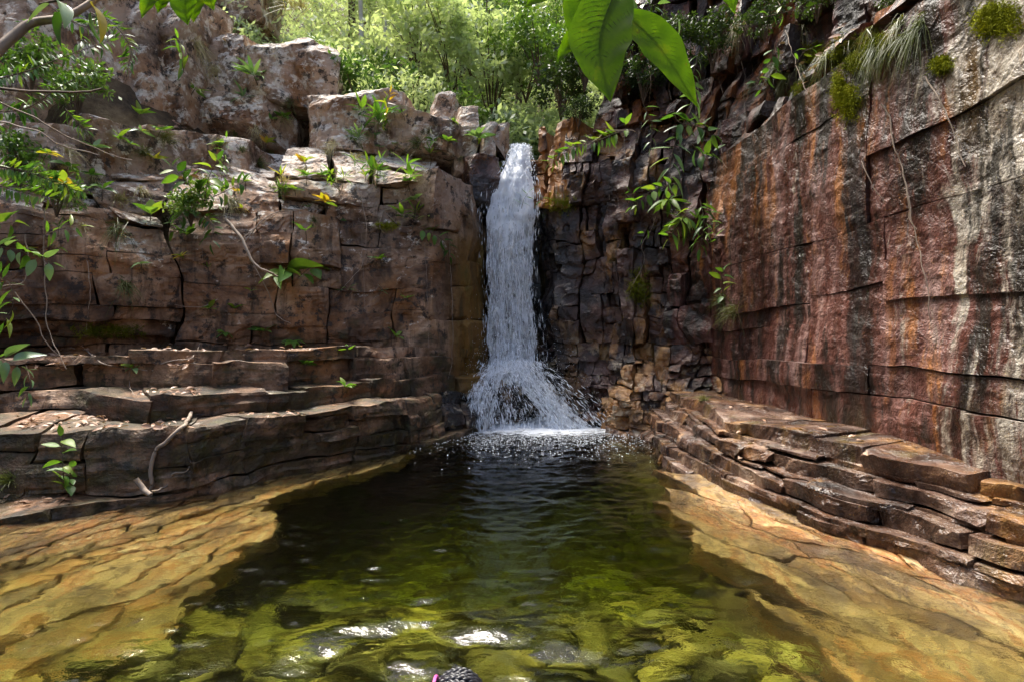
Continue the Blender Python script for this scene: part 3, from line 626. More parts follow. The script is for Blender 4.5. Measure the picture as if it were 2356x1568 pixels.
for C, dens in PATHS:
    main = dens == 1.0; n = int(7000 * dens * (1 if main else .40))
    tt = r.random(n); tt = tt ** 1.45 if main else tt
    lat = np.clip(r.normal(0, .52, n), -1.15, 1.15)
    # strands gather into threads
    lat = np.where(r.random(n) < .75, np.round(lat * 5) / 5 + r.normal(0, .055, n) + .1 * np.sin(tt * 9 + np.round(lat * 5) * 2), lat)
    c = path_at(C, tt); P = to3(c, lat); c2 = path_at(C, np.clip(tt + .01, 0, 1)); D = to3(c2, lat * 1.0) - P
    P[:, 1] += r.normal(-.03, .05, n); P[:, 0] += r.normal(0, .012, n)
    up = np.clip((.36 - tt) / .2, 0, 1) if main else 0
    D += r.normal(0, 1, (n, 3)) * (np.linalg.norm(D, axis=1)[:, None]) * (.05 + .35 * (up[:, None] if main else .25))
    ln = r.uniform(.03, .17, n) * (1 - .5 * (up if main else .5)); wd = (.0016 + .0075 * r.random(n) ** 2.2) * (1 + .5 * (up if main else 0))
    acc.add(*spindles(P, D, ln, wd))
o = obj('water_strand', acc.mesh('water_strand', MW), fall); o['kind'] = 'stuff'
MS = m_white_water(True)
for C, dens in (PATHS[0], PATHS[2], PATHS[1]):
    for layer in range(3 if dens == 1.0 else 2 if dens > .5 else 1):
        nt, nl = (150, 22) if dens == 1.0 else (50, 16)
        T_, Lt = np.meshgrid(np.linspace(.02, 1, nt + 1), np.linspace(-1, 1, nl + 1), indexing='ij')
        c = path_at(C, T_.ravel()); P = to3(c, Lt.ravel() * (.92 + .12 * vnoise(np.stack([T_.ravel() * 14, Lt.ravel() * 0 + layer, Lt.ravel() * 0], 1), 5)))
        q = np.stack([P[:, 0] * 3.2, P[:, 1] * 0 + layer * 9, P[:, 2] * .8], 1)
        P[:, 1] += fbm(q, 2.2, 3, 33) * .11 + layer * .07 - .02 + fbm(P, 7, 2, 35) * .03 - .05 * (1 - Lt.ravel() ** 2)
        obj('water_sheet', mesh('water_sheet', P, gridq(nt, nl), MS, True), fall)
def blobs(P, rad, flat=.6):               # little octahedral drops
    n = len(P); d = np.array([[1, 0, 0], [-1, 0, 0], [0, 1, 0], [0, -1, 0], [0, 0, flat], [0, 0, -flat]], float)
    V = (P[:, None] + d[None] * rad[:, None, None]).reshape(-1, 3)
    tri = np.array([[0, 2, 4], [2, 1, 4], [1, 3, 4], [3, 0, 4], [2, 0, 5], [1, 2, 5], [3, 1, 5], [0, 3, 5]])
    return V, ((np.arange(n) * 6)[:, None, None] + tri[None]).reshape(-1, 3)
acc = Acc(); n = 2600
C = np.array([(1172, 640, 8.75, 80), (1178, 780, 8.7, 95), (1178, 850, 8.5, 125), (1190, 920, 8.3, 170), (1210, 985, 8.2, 210)], float)
c = path_at(C, r.random(n) ** .6); P = to3(c, r.normal(0, .6, n)) + r.normal(0, .05, (n, 3)); acc.add(*blobs(P, r.uniform(.002, .0055, n), 1.3))
o = obj('spray', acc.mesh('spray', MW), fall); o['kind'] = 'stuff'
acc = Acc(); n = 6500
u = np.clip(r.normal(0, .5, n), -1.3, 1.3); cu = np.where(u < 0, 1225 + u * 175, 1225 + u * 215); vv = 990 - np.abs(r.normal(0, 9, n)) - 14 * np.clip(1 - np.abs(u), 0, 1) + np.abs(r.normal(0, 7, n)) * (1 - .5 * np.abs(u))
d = 1.3 * F / (np.maximum(vv, 955) - 784); P = np.stack([(cu - 1178) / F * d, d, np.abs(r.normal(.0, .035, n)) * np.clip(1.2 - np.abs(u), .1, 1)], 1)
acc.add(*blobs(P, .003 + .017 * r.random(n) ** 2, .7))
n = 3600; x = r.normal(.35, .8, n); y = 8.25 - np.abs(r.normal(0, .75, n)); acc.add(*blobs(np.stack([x, y, np.full(n, .012)], 1), r.uniform(.003, .009, n), .6))
o = obj('foam', acc.mesh('foam', MW), fall); o['kind'] = 'stuff'
def m_foam():
    t = NT('foam_patch'); p = t.pos(); t.fin((.85, .89, .93), .5); ma = t.new('ShaderNodeMixShader'); tp = t.new('ShaderNodeBsdfTransparent'); x, y, _ = t.sep(p)
    dx = t.math('DIVIDE', t.math('SUBTRACT', x, .42), 1.45); dy = t.math('DIVIDE', t.math('SUBTRACT', y, 8.40), .85); rr = t.math('SQRT', t.math('ADD', t.math('MULTIPLY', dx, dx), t.math('MULTIPLY', dy, dy)))
    f = t.math('ADD', t.noise(t.map(p, (1, 1.6, 1)), 7, 5, .7, .6), t.rng(rr, .25, 1.3, .24, -.22)); t.set(ma.inputs[0], t.rng(f, .46, .60, 0, .95))
    t.l.new(tp.outputs[0], ma.inputs[1]); t.l.new(t.b.outputs[0], ma.inputs[2]); t.l.new(ma.outputs[0], t.out.inputs['Surface']); return t.m
fx, fy = np.meshgrid(np.linspace(-1.2, 2.1, 90), np.linspace(7.3, 8.9, 50), indexing='ij'); fp = np.stack([fx.ravel(), fy.ravel(), 0 * fx.ravel()], 1); dd = np.hypot((fx.ravel() - .38) / 1.2, (fy.ravel() - 8.5) / .6)
fp[:, 2] = .022 + np.abs(fbm(fp, 5, 3, 44)) * .10 * np.clip(1.1 - dd, 0, 1) + np.clip(fbm(fp, 15, 2, 62), -1, 1) * .02 * np.clip(1 - dd, 0, 1)
obj('foam_patch', mesh('foam_patch', fp, gridq(89, 49), m_foam(), True), fall)
parented(fall)

# ------------------------------------------------------------------ vegetation
def m_leaf(name, stops, trans=.35, rough=.42, spec=.4):
    t = NT(name); rn = t.rnd(); c = t.ramp(rn, stops)
    v = t.noise(t.pos(), 9, 3, .6); c = t.mix(.6, c, t.ramp(v, [(.3, (.62, .66, .55)), (.6, (1.05, 1.05, 1.0))]), 'MULTIPLY')
    t.set(t.b.inputs['Base Color'], c); t.b.inputs['Roughness'].default_value = rough; t.b.inputs['Specular IOR Level'].default_value = spec
    tr = t.new('ShaderNodeBsdfTranslucent'); t.set(tr.inputs[0], t.mix(1, c, (1.25, 1.35, .55), 'MULTIPLY'))
    mx = t.new('ShaderNodeMixShader'); mx.inputs[0].default_value = trans; t.l.new(t.b.outputs[0], mx.inputs[1]); t.l.new(tr.outputs[0], mx.inputs[2]); t.l.new(mx.outputs[0], t.out.inputs['Surface'])
    return t.m
def m_foliage(name, stops, trans=.35, rough=.45, spec=.4):                 # many small leaves in one crown: colour by position
    t = NT(name); n = t.noise(t.pos(), 3.2, 3, .7); w_ = t.new('ShaderNodeTexWhiteNoise', noise_dimensions='3D'); q = t.map(t.pos(), (11, 11, 11)); t.set(w_.inputs[0], q)
    c = t.ramp(t.math('ADD', t.math('MULTIPLY', n, .8), t.math('MULTIPLY', t.rnd(), .25)), stops)
    t.set(t.b.inputs['Base Color'], c); t.b.inputs['Roughness'].default_value = rough; t.b.inputs['Specular IOR Level'].default_value = spec
    tr = t.new('ShaderNodeBsdfTranslucent'); t.set(tr.inputs[0], t.mix(1, c, (1.25, 1.3, .6), 'MULTIPLY'))
    mx = t.new('ShaderNodeMixShader'); mx.inputs[0].default_value = trans; t.l.new(t.b.outputs[0], mx.inputs[1]); t.l.new(tr.outputs[0], mx.inputs[2]); t.l.new(mx.outputs[0], t.out.inputs['Surface'])
    return t.m
def m_bark(name, stops, sc_=8):
    t = NT(name); p = t.pos(); c = t.ramp(t.noise(t.map(p, (1, 1, .4)), sc_, 5, .65), stops)
    return t.fin(c, .8, t.bump(t.noise(t.map(p, (1, 1, .3)), sc_ * 3, 4), .5, .01), .3)
ML = dict(
    green=m_leaf('leaf_green', [(0, (.045, .11, .018)), (.4, (.075, .17, .028)), (.75, (.12, .23, .035)), (1, (.20, .28, .03))]),
    pale=m_leaf('leaf_blue_green', [(0, (.09, .17, .075)), (.5, (.15, .25, .11)), (1, (.22, .33, .14))], .25, .35, .5),
    lime=m_leaf('leaf_lime', [(0, (.09, .19, .025)), (.5, (.14, .26, .035)), (1, (.26, .33, .045))], .4),
    dark=m_leaf('leaf_dark', [(0, (.030, .075, .012)), (.6, (.055, .125, .018)), (1, (.08, .15, .02))], .3),
    yellow=m_leaf('leaf_yellowing', [(0, (.22, .27, .03)), (.5, (.38, .34, .03)), (1, (.50, .26, .03))], .4),
    dead=m_foliage('leaf_dead', [(.3, (.16, .075, .04)), (.45, (.34, .19, .12)), (.6, (.48, .33, .24)), (.8, (.62, .50, .40))], .1),
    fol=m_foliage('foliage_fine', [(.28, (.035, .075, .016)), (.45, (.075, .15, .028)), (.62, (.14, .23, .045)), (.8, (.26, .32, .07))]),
    folbright=m_foliage('foliage_painted_haze', [(.28, (.22, .29, .18)), (.45, (.38, .46, .30)), (.65, (.54, .60, .43)), (.85, (.70, .72, .55))], .5),  # forest glare and haze put into the leaf colour
    folshade=m_foliage('foliage_painted_shade', [(.28, (.014, .028, .008)), (.5, (.032, .060, .014)), (.75, (.065, .10, .022))]),  # dark copy of the fine foliage, shade put into its colour
    grass=m_foliage('grass_dry_green', [(.3, (.055, .075, .018)), (.5, (.11, .13, .03)), (.75, (.24, .21, .09))], .25),
    drygrass=m_foliage('grass_straw', [(.3, (.22, .20, .09)), (.5, (.40, .35, .18)), (.75, (.58, .50, .30))], .25),
    moss=m_foliage('moss_yellow_green', [(.3, (.055, .07, .008)), (.5, (.15, .17, .012)), (.72, (.27, .28, .018))], .1, .95, .05),
    stem=m_bark('stem_brown', [(.3, (.05, .035, .022)), (.7, (.16, .11, .075))]),
    twig=m_bark('twig_pale', [(.3, (.16, .12, .09)), (.7, (.40, .32, .25))]),
    gstem=m_bark('stem_green', [(.3, (.08, .11, .03)), (.7, (.16, .18, .06))]),
    trunk=m_bark('trunk_pale', [(.3, (.32, .30, .26)), (.7, (.62, .60, .55))], 3))

def leaf_geo(ln=1.0, wd=.36, bend=.25, fold=.12, n=7, tipp=1.3, stalk=.10):
    t = np.linspace(0, 1, n + 1); w_ = wd / 2 * np.sin(np.pi * t ** .85) ** .8 * (1 - .25 * t ** tipp); w_[0] = .008; w_[-1] = .003
    y = stalk + t * (1 - stalk); z = -bend * y ** 2; fz = fold * w_ / (wd / 2) * wd
    V = np.stack([np.stack([-w_, y, z + fz], 1), np.stack([0 * w_, y, z], 1), np.stack([w_, y, z + fz], 1)], 1).reshape(-1, 3)
    q = []
    for i in range(n): a = i * 3; q += [(a, a + 1, a + 4, a + 3), (a + 1, a + 2, a + 5, a + 4)]
    V = np.concatenate([V, [[-.010, 0, 0], [.010, 0, 0]]]); m = len(V); q.append((m - 2, m - 1, 2, 0))
    return V * ln, np.array(q)
LEAF = {}
for kind_, wd in (('broad', .44), ('oval', .54), ('lance', .25), ('narrow', .13)):
    for bi, bend in enumerate((.08, .3, .55)):
        LEAF[kind_, bi] = leaf_geo(1.0, wd, bend, .10 + .06 * bi, 8 if kind_ in ('broad', 'oval') else 6)
LMESH = {}
def leaf_mesh(kind_, bi, mk):
    k = (kind_, bi, mk)
    if k not in LMESH: LMESH[k] = mesh('leaf', *LEAF[kind_, bi], ML[mk], True)
    return LMESH[k]
def frame(d, up=(0, 0, 1)):
    y = np.asarray(d, float); y = y / np.linalg.norm(y); x = np.cross(y, up); nx_2 = np.linalg.norm(x)
    x = np.array([1.0, 0, 0]) if nx_2 < 1e-4 else x / nx_2
    return np.stack([x, y, np.cross(x, y)], 1)
def add_leaf(parent, base, d, size, kind_, mk, r, roll=.5, up=(0, 0, 1), name='leaf'):
    Rm = frame(d, up); a = r.normal(0, roll); c, s_ = math.cos(a), math.sin(a)
    Rm = Rm @ np.array([[c, 0, s_], [0, 1, 0], [-s_, 0, c]])
    o = obj(name, leaf_mesh(kind_, int(r.integers(0, 3)), mk), parent)
    m = Matrix(Rm.tolist()).to_4x4(); m = Matrix.Translation(base) @ m @ Matrix.Diagonal((size * r.uniform(.85, 1.15), size, size, 1)); o.matrix_local = m
    return o
DG = [None]
def cast(u, v):
    """where the sight line meets rock or ground: point, normal"""
    if DG[0] is None: bpy.context.view_layer.update(); DG[0] = bpy.context.evaluated_depsgraph_get()
    d = px(u, v, 1.0) - np.array([0, 0, CAM_H]); d = Vector(d).normalized(); org = Vector((0, 0, CAM_H))
    for _ in range(6):
        ok, loc, nor, idx, ob, mt = sc.ray_cast(DG[0], org, d)
        if not ok: return None
        top = ob.parent or ob
        if top.name.split('.')[0] in ('waterfall', 'water') or top.name.startswith('hanging'): org = loc + d * .02; continue
        return np.array(loc), np.array(nor)
    return None
def cast_or(u, v, d):
    h_ = cast(u, v)
    if h_ is None or h_[0][1] > 14: return px(u, v, d), np.array([0, -.7, .7])
    n = h_[1]; n = n if n[1] < .2 else -n
    return h_[0], n

def rosette(name, u, v, size, label, cat, r, n=9, kind_='lance', mk='green', stem=.5, lift=.55, group=None, whorls=1):
    size *= 1.3
    p, nr = cast_or(u, v + size * 40, 8.5); out = nr * .6 + np.array([0, 0, .8]); out /= np.linalg.norm(out)
    o = tag(empty(name, p), label, cat, group); acc = Acc()
    for wq in range(whorls):
        tip = out * size * stem + (r.normal(0, size * .5, 3) if wq else 0)
        acc.add(*tube(smooth_path([np.zeros(3) - out * .03, out * size * stem * .5 + r.normal(0, size * .05, 3), tip], 7), np.linspace(size * .022, size * .012, 7) + .002))
        for k in range(n):
            a = 2 * math.pi * (k + r.uniform(-.25, .25)) / n; el = lift + r.normal(0, .28)
            d = np.array([math.cos(a) * math.cos(el), math.sin(a) * math.cos(el), math.sin(el)]) + nr * .55
            add_leaf(o, tip, d, size * r.uniform(.75, 1.15), kind_, mk if r.random() > .12 else 'lime', r, .35)
    obj('stem', acc.mesh('stem', ML['stem'], True), o)
    return o
def palmate(name, u, v, size, label, cat, r, fans=3, mk='green', group=None):
    size *= 1.3
    p, nr = cast_or(u, v + size * 30, 8.5); o = tag(empty(name, p), label, cat, group); acc = Acc()
    for k in range(fans):
        d = nr * .5 + np.array([r.normal(0, .7), r.normal(0, .2), r.uniform(.3, .9)]); tip = d / np.linalg.norm(d) * size * r.uniform(.4, .9)
        acc.add(*tube(smooth_path([-nr * .03, tip * .5 + np.array([0, 0, -.02]), tip], 6), np.linspace(.006, .0035, 6)))
        ax = tip / np.linalg.norm(tip) + np.array([0, -.25, .1]); nn = int(r.integers(7, 10)); Fm = frame(ax)
        for j in range(nn):
            a = (j / (nn - 1) - .5) * 3.9
            dd = Fm @ np.array([math.sin(a), math.cos(a), .12 + .15 * r.random()])
            add_leaf(o, tip, dd, size * r.uniform(.5, .72) * (1 - .25 * abs(a) / 2), 'narrow' if r.random() < .6 else 'lance', mk, r, .2)
    obj('stem', acc.mesh('stem', ML['gstem'], True), o)
    return o
def sprig(name, pts, label, cat, r, leaf=.09, kind_='broad', mk='green', every=.05, rad=.004, off=.04, group=None, depth=8.5, droop=-.2, pinnate=False, stem='stem'):
    """a stem through the given survey points, leaves along it"""
    P = []
    for q in pts:
        if len(q) == 3: P.append(px(*q))
        else:
            h_, nr = cast_or(q[0], q[1], depth); P.append(h_ + nr * off + np.array([0, -off * .4, 0]))
    root = P[0].copy(); n = max(8, int(sum(np.linalg.norm(P[i + 1] - P[i]) for i in range(len(P) - 1)) / .03)); C = smooth_path(np.array(P) - root, n)
    o = tag(empty(name, root), label, cat, group)
    obj('stem', mesh('stem', *tube(C, np.linspace(rad, rad * .45, n)), ML[stem], True), o)
    Ls = np.concatenate([[0], np.cumsum(np.linalg.norm(np.diff(C, axis=0), axis=1))]); s = every; k = 0
    while s < Ls[-1] + 1e-6:
        c = np.array([np.interp(s, Ls, C[:, i]) for i in range(3)]); c2 = np.array([np.interp(min(Ls[-1], s + .02), Ls, C[:, i]) for i in range(3)]); t = c2 - c + 1e-6; t /= np.linalg.norm(t)
        sd = np.cross(t, np.array([0, -1.0, .3])); sd /= np.linalg.norm(sd) + 1e-6
        for sg in ((1, -1) if pinnate else ((1 if k % 2 else -1),)):
            d = sd * sg + t * r.uniform(.2, .7) + np.array([r.normal(0, .2), r.uniform(-.5, .05), droop + r.normal(0, .25)])
            add_leaf(o, c, d, leaf * 1.25 * r.uniform(.7, 1.2), kind_, mk if r.random() > .1 else 'lime', r, .5)
        s += every * r.uniform(.75, 1.3); k += 1
    add_leaf(o, C[-1], C[-1] - C[-2], leaf, kind_, mk, r, .3)
    return o
def blades(P, D, ln, wd, sag, r):
    """bent grass blades: 3 quads each"""
    n = len(P); D = D / np.linalg.norm(D, axis=1)[:, None]; sx = np.cross(D, r.normal(0, 1, (n, 3))); sx /= np.linalg.norm(sx, axis=1)[:, None] + 1e-9
    V = []
    for k, t in enumerate((0, .4, .75, 1.0)):
        c = P + D * (ln * t)[:, None]; c[:, 2] -= sag * ln * t * t; w_ = (wd * (1 - t * .92))[:, None]
        V += [c - sx * w_, c + sx * w_]
    V = np.stack(V, 1).reshape(-1, 3); q = np.array([[0, 1, 3, 2], [2, 3, 5, 4], [4, 5, 7, 6]])
    return V, ((np.arange(n) * 8)[:, None, None] + q[None]).reshape(-1, 4)
def grass(u, v, size, label, r, n=60, mk='grass', hang=.5, depth=8.5, group=None, name='grass_tuft'):
    p, nr = cast_or(u, v, depth); D = r.normal(0, .55, (n, 3)) + nr * .7 + np.array([0, 0, .9 - hang]); P = r.normal(0, size * .12, (n, 3)); P -= nr * (P @ nr)[:, None]
    me = mesh('blades', *blades(P, D, size * r.uniform(.5, 1.1, n), np.full(n, .0028 + size * .004), hang, r), ML[mk])
    o = tag(obj(name, me, loc=p), label, 'grass', group); return o
def leafcloud(cent, rad, n, size, r, flat=.75, kindw=.45):
    """n small leaves spread in clumps through an ellipsoid; rhombic leaves"""
    nc = max(6, n // 45); cd = r.normal(0, 1, (nc, 3)); cd /= np.linalg.norm(cd, axis=1)[:, None]; cc = cd * (r.random(nc) ** .45)[:, None]
    k = r.integers(0, nc, n); P = cc[k] + r.normal(0, .17, (n, 3)); P = cent + P * np.asarray(rad) * np.array([1, 1, 1])
    d = r.normal(0, 1, (n, 3)); d[:, 2] -= .25; d /= np.linalg.norm(d, axis=1)[:, None]
    nrm = r.normal(0, .6, (n, 3)) + np.array([0, 0, 1.0]); x = np.cross(d, nrm); x /= np.linalg.norm(x, axis=1)[:, None] + 1e-9; s = (size * r.uniform(.6, 1.3, n))[:, None]
    V = np.stack([P, P + d * s * .5 + x * s * kindw * .5, P + d * s, P + d * s * .5 - x * s * kindw * .5], 1).reshape(-1, 3)
    return V, (np.arange(n) * 4)[:, None] + np.array([[0, 1, 2, 3]])

# ---- trees and shrubs behind the crest
r = np.random.default_rng(101)
def tree_parts(hgt, crown_r, n, leaf, mk, bark, lean=.1):
    ax, ay = r.normal(0, lean, 2); C = smooth_path([(0, 0, -.4), (ax * .3, ay * .3, hgt * .35), (ax, ay, hgt * .7), (ax * 1.4, ay * 1.4, hgt * .98)], 10); acc = Acc()
    acc.add(*tube(C, np.linspace(.035 * hgt ** .6 + .03, .015, 10), 7)); cl = Acc()
    for k in range(7):
        t = r.uniform(.4, .9); b = C[int(t * 9)]; a = r.uniform(0, 6.28); e = b + np.array([math.cos(a), math.sin(a), r.uniform(.1, .7)]) * crown_r * r.uniform(.6, 1.0)
        acc.add(*tube(smooth_path([b, (b + e) / 2 + r.normal(0, .08, 3), e], 6), np.linspace(.03, .008, 6), 5))
        cl.add(*leafcloud(e, np.array([crown_r, crown_r, crown_r * .8]) * .55, n // 9, leaf, r))
    cl.add(*leafcloud(np.array([ax, ay, hgt * .78]), np.array([crown_r, crown_r, hgt * .28]), n * 2 // 9, leaf, r))
    return acc.mesh('trunk', ML[bark], True), cl.mesh('crown', ML[mk])
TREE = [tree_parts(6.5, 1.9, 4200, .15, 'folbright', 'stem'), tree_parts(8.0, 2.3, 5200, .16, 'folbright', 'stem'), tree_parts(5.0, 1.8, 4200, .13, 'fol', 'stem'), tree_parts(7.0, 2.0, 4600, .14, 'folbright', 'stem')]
def plant_tree(name, kinds, x, y, sc_, label, cat, group, rz, z=None):
    z = float(ground_h(np.array([x]), np.array([y]))[0]) if z is None else z
    o = tag(empty(name, (x, y, z)), label, cat, group); o.scale = (sc_,) * 3; o.rotation_euler.z = rz
    obj('trunk', kinds[0], o); obj('crown', kinds[1], o); return o
TL = [(-7.5, 15, 0, 1.0), (-5.2, 17, 1, .95), (-3.3, 14.5, 2, 1.0), (-1.6, 17.5, 3, 1.05), (.2, 15.5, 2, 1.0), (1.6, 18, 1, 1.0), (3.2, 14.5, 3, .95), (-9.5, 20, 1, 1.2), (-4.2, 22, 1, 1.3), (-.6, 24, 1, 1.35), (2.8, 23, 0, 1.5), (5.2, 18, 1, 1.1), (-7.0, 26, 1, 1.5), (0.9, 31, 1, 1.8), (-4, 33, 1, 1.9), (5, 30, 1, 1.8), (-12, 30, 1, 1.8), (-1.2, 13.2, 2, .8), (1.3, 12.9, 2, .75), (2.3, 11.8, 2, .8)]
for i, (x, y, k, sc_) in enumerate(TL):
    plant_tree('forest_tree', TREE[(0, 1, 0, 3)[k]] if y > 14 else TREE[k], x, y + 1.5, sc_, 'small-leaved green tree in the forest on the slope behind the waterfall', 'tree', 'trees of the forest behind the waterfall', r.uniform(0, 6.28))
for u, v0, v1, d, lab in ((831, -60, 120, 15.0, 'straight whitish bare tree trunk rising from the bright forest slope'), (886, -60, 75, 16.5, 'fainter pale trunk right of the straight whitish trunk')):
    b, t_ = px(u, v1 + 90, d), px(u - 4, v0, d); o = tag(empty('bare_tree', b), lab, 'tree')
    obj('trunk', mesh('trunk', *tube(smooth_path([b - b, (t_ - b) * .5 + np.array([.03, 0, 0]), t_ - b], 8), np.linspace(.075, .05, 8), 7), ML['trunk'], True), o)
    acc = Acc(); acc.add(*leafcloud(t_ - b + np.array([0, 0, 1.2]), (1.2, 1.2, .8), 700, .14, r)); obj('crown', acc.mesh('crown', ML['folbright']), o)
def shrub_parts(rad, n, leaf, mk):
    cl, st = Acc(), Acc()
    for k in range(9):
        a = r.uniform(0, 6.28); e = np.array([math.cos(a) * rad * r.uniform(.2, .8), math.sin(a) * rad * r.uniform(.2, .8), rad * r.uniform(.5, 1.35)])
        st.add(*tube(smooth_path([(0, 0, -.15), e * .5 + np.array([0, 0, .1]), e], 6), np.linspace(.014, .004, 6), 4)); cl.add(*leafcloud(e * .9, np.array([rad, rad, rad * .8]) * .5, n // 9, leaf, r))
    return st.mesh('stem', ML['stem'], True), cl.mesh('foliage', ML[mk])
acc = Acc()
for _ in range(420):
    y = 11.2 + 34 * r.random() ** 1.6; x = r.uniform(-9 - (y - 11) * .5, 6.5 + (y - 11) * .3); z = float(ground_h(np.array([x]), np.array([y]))[0]); q_ = r.uniform(.6, 1.3)
    acc.add(*leafcloud(np.array([x, y, z + q_ * .5]), np.array((q_, q_, q_ * .9)) * (1 + (y - 11) * .05), 240, .12 + (y - 11) * .006, r))
tag(obj('undergrowth', acc.mesh('undergrowth', ML['folbright'])), 'bright green undergrowth, haze in its colour, covering the slope behind the waterfall', 'undergrowth', kind='stuff')
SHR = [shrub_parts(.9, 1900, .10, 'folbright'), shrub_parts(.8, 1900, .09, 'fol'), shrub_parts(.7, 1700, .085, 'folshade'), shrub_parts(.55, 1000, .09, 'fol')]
def shrub(k, x, y, z, s_, label, group=None, name='shrub'):
    o = tag(empty(name, (x, y, z)), label, 'shrub', group); o.scale = (s_,) * 3; o.rotation_euler.z = r.uniform(0, 6.28)
    obj('stem', SHR[k][0], o); obj('foliage', SHR[k][1], o); return o
for i in range(26):
    x = r.uniform(-8.5, 4.0); y = r.uniform(10.9, 14); shrub(int(r.integers(0, 2)), x, y, float(ground_h(np.array([x]), np.array([y]))[0]) - .05, r.uniform(.9, 1.5), 'leafy understory shrub among the trees just behind the rock crest', 'shrubs behind the rock crest')
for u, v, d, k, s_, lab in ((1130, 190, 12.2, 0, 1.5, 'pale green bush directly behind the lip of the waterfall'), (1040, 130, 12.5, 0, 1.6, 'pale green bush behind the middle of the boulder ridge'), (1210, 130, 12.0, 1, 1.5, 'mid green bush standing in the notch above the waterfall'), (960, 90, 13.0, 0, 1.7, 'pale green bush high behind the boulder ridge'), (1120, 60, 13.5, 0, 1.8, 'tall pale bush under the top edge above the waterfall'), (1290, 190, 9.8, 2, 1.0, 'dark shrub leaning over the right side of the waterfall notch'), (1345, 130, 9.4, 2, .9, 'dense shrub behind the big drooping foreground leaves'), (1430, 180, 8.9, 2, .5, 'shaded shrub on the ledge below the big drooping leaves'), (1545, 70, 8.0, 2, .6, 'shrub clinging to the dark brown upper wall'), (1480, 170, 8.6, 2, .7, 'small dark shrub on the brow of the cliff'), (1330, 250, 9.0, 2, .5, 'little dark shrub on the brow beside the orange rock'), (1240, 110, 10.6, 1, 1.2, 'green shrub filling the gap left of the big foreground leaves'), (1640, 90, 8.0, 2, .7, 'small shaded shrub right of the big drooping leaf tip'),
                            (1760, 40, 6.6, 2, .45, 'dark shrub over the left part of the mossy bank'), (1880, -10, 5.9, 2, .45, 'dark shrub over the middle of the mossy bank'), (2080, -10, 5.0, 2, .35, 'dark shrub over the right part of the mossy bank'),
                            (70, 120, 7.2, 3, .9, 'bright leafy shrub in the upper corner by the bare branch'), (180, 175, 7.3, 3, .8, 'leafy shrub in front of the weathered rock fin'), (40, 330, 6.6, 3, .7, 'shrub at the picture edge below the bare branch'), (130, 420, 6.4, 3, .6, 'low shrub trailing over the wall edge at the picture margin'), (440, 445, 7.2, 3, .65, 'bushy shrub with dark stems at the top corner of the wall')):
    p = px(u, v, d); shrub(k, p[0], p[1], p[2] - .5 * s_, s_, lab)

# ---- plants rooted on the rock
r = np.random.default_rng(55)
rosette('rosette_plant', 592, 178, .30, 'pale blue-green rosette plant on the highest speckled boulder', 'plant', r, 12, 'lance', 'pale', .35)
rosette('rosette_plant', 560, 225, .18, 'small pale plant hanging below the rosette on the highest boulder', 'plant', r, 8, 'lance', 'pale', .3)
sprig('sapling', [(420, 170), (415, 120, 8.6), (410, 92, 8.5)], 'sapling with drooping yellow-green leaves before the ribbed column', 'sapling', r, .17, 'lance', 'lime', .05, .006, droop=-.5)
rosette('leafy_plant', 440, 208, .20, 'flat whorl of lime leaves on a thin stem by the ribbed column', 'plant', r, 6, 'lance', 'lime', .4, .1)
rosette('leafy_plant', 318, 265, .16, 'heart-leaved plant at the foot of the dark rock fins', 'plant', r, 5, 'oval', 'lime', .3, .4)
rosette('leafy_plant', 322, 300, .16, 'dull green whorl just below the heart-leaved plant', 'plant', r, 6, 'lance', 'pale', .2, .1)
palmate('fan_leaf_plant', 862, 305, .42, 'dark fan-leaved plant under the dark-faced boulder', 'plant', r, 4, 'green')
palmate('fan_leaf_plant', 838, 338, .26, 'smaller fan-leaved plant below the dark-faced boulder', 'plant', r, 3, 'pale')
sprig('sapling', [(880, 300), (890, 250, 8.7), (897, 215, 8.6)], 'thin sapling with yellowing leaves on the boulder ridge', 'sapling', r, .13, 'lance', 'yellow', .05, .004, droop=.1)
rosette('leafy_plant', 1026, 330, .15, 'small bright lime plant near the dark cleft below the ridge', 'plant', r, 5, 'broad', 'lime', .4)
rosette('rosette_plant', 1096, 322, .22, 'broad-leaved blue-green rosette beside the top of the waterfall', 'plant', r, 8, 'broad', 'pale', .4)
sprig('leafy_shrublet', [(510, 420), (515, 370, 7.9), (520, 320, 7.8)], 'weedy sprig with dry leaves on the pale slope', 'plant', r, .12, 'lance', 'lime', .05)
for k, (pts, lab, mk, kd, lf) in enumerate((
    ([(470, 470), (430, 420, 7.1), (395, 385, 7.0)], 'dark broad-leaved branch arching left over the wall top', 'dark', 'broad', .17),
    ([(470, 470), (480, 410, 7.1), (500, 370, 7.05)], 'upright broad-leaved branch at the wall top corner', 'green', 'broad', .16),
    ([(470, 470), (520, 440, 7.1), (560, 420, 7.0)], 'broad-leaved branch reaching right over the pale rock', 'green', 'broad', .16),
    ([(460, 480), (420, 490, 7.0), (400, 530, 6.95)], 'dark leafy branch hanging down the wall corner', 'dark', 'broad', .15),
    ([(470, 490), (490, 520, 7.05), (485, 560, 7.0)], 'leafy shoot dangling beside the dead branch', 'dark', 'lance', .14))):
    sprig('leafy_branch', pts, lab, 'branch', r, lf, kd, mk, .045, .006, group=None)
rosette('leafy_plant', 347, 498, .20, 'two-leaved bright plant on the grassy ledge of the left wall', 'plant', r, 5, 'oval', 'lime', .3, .5)
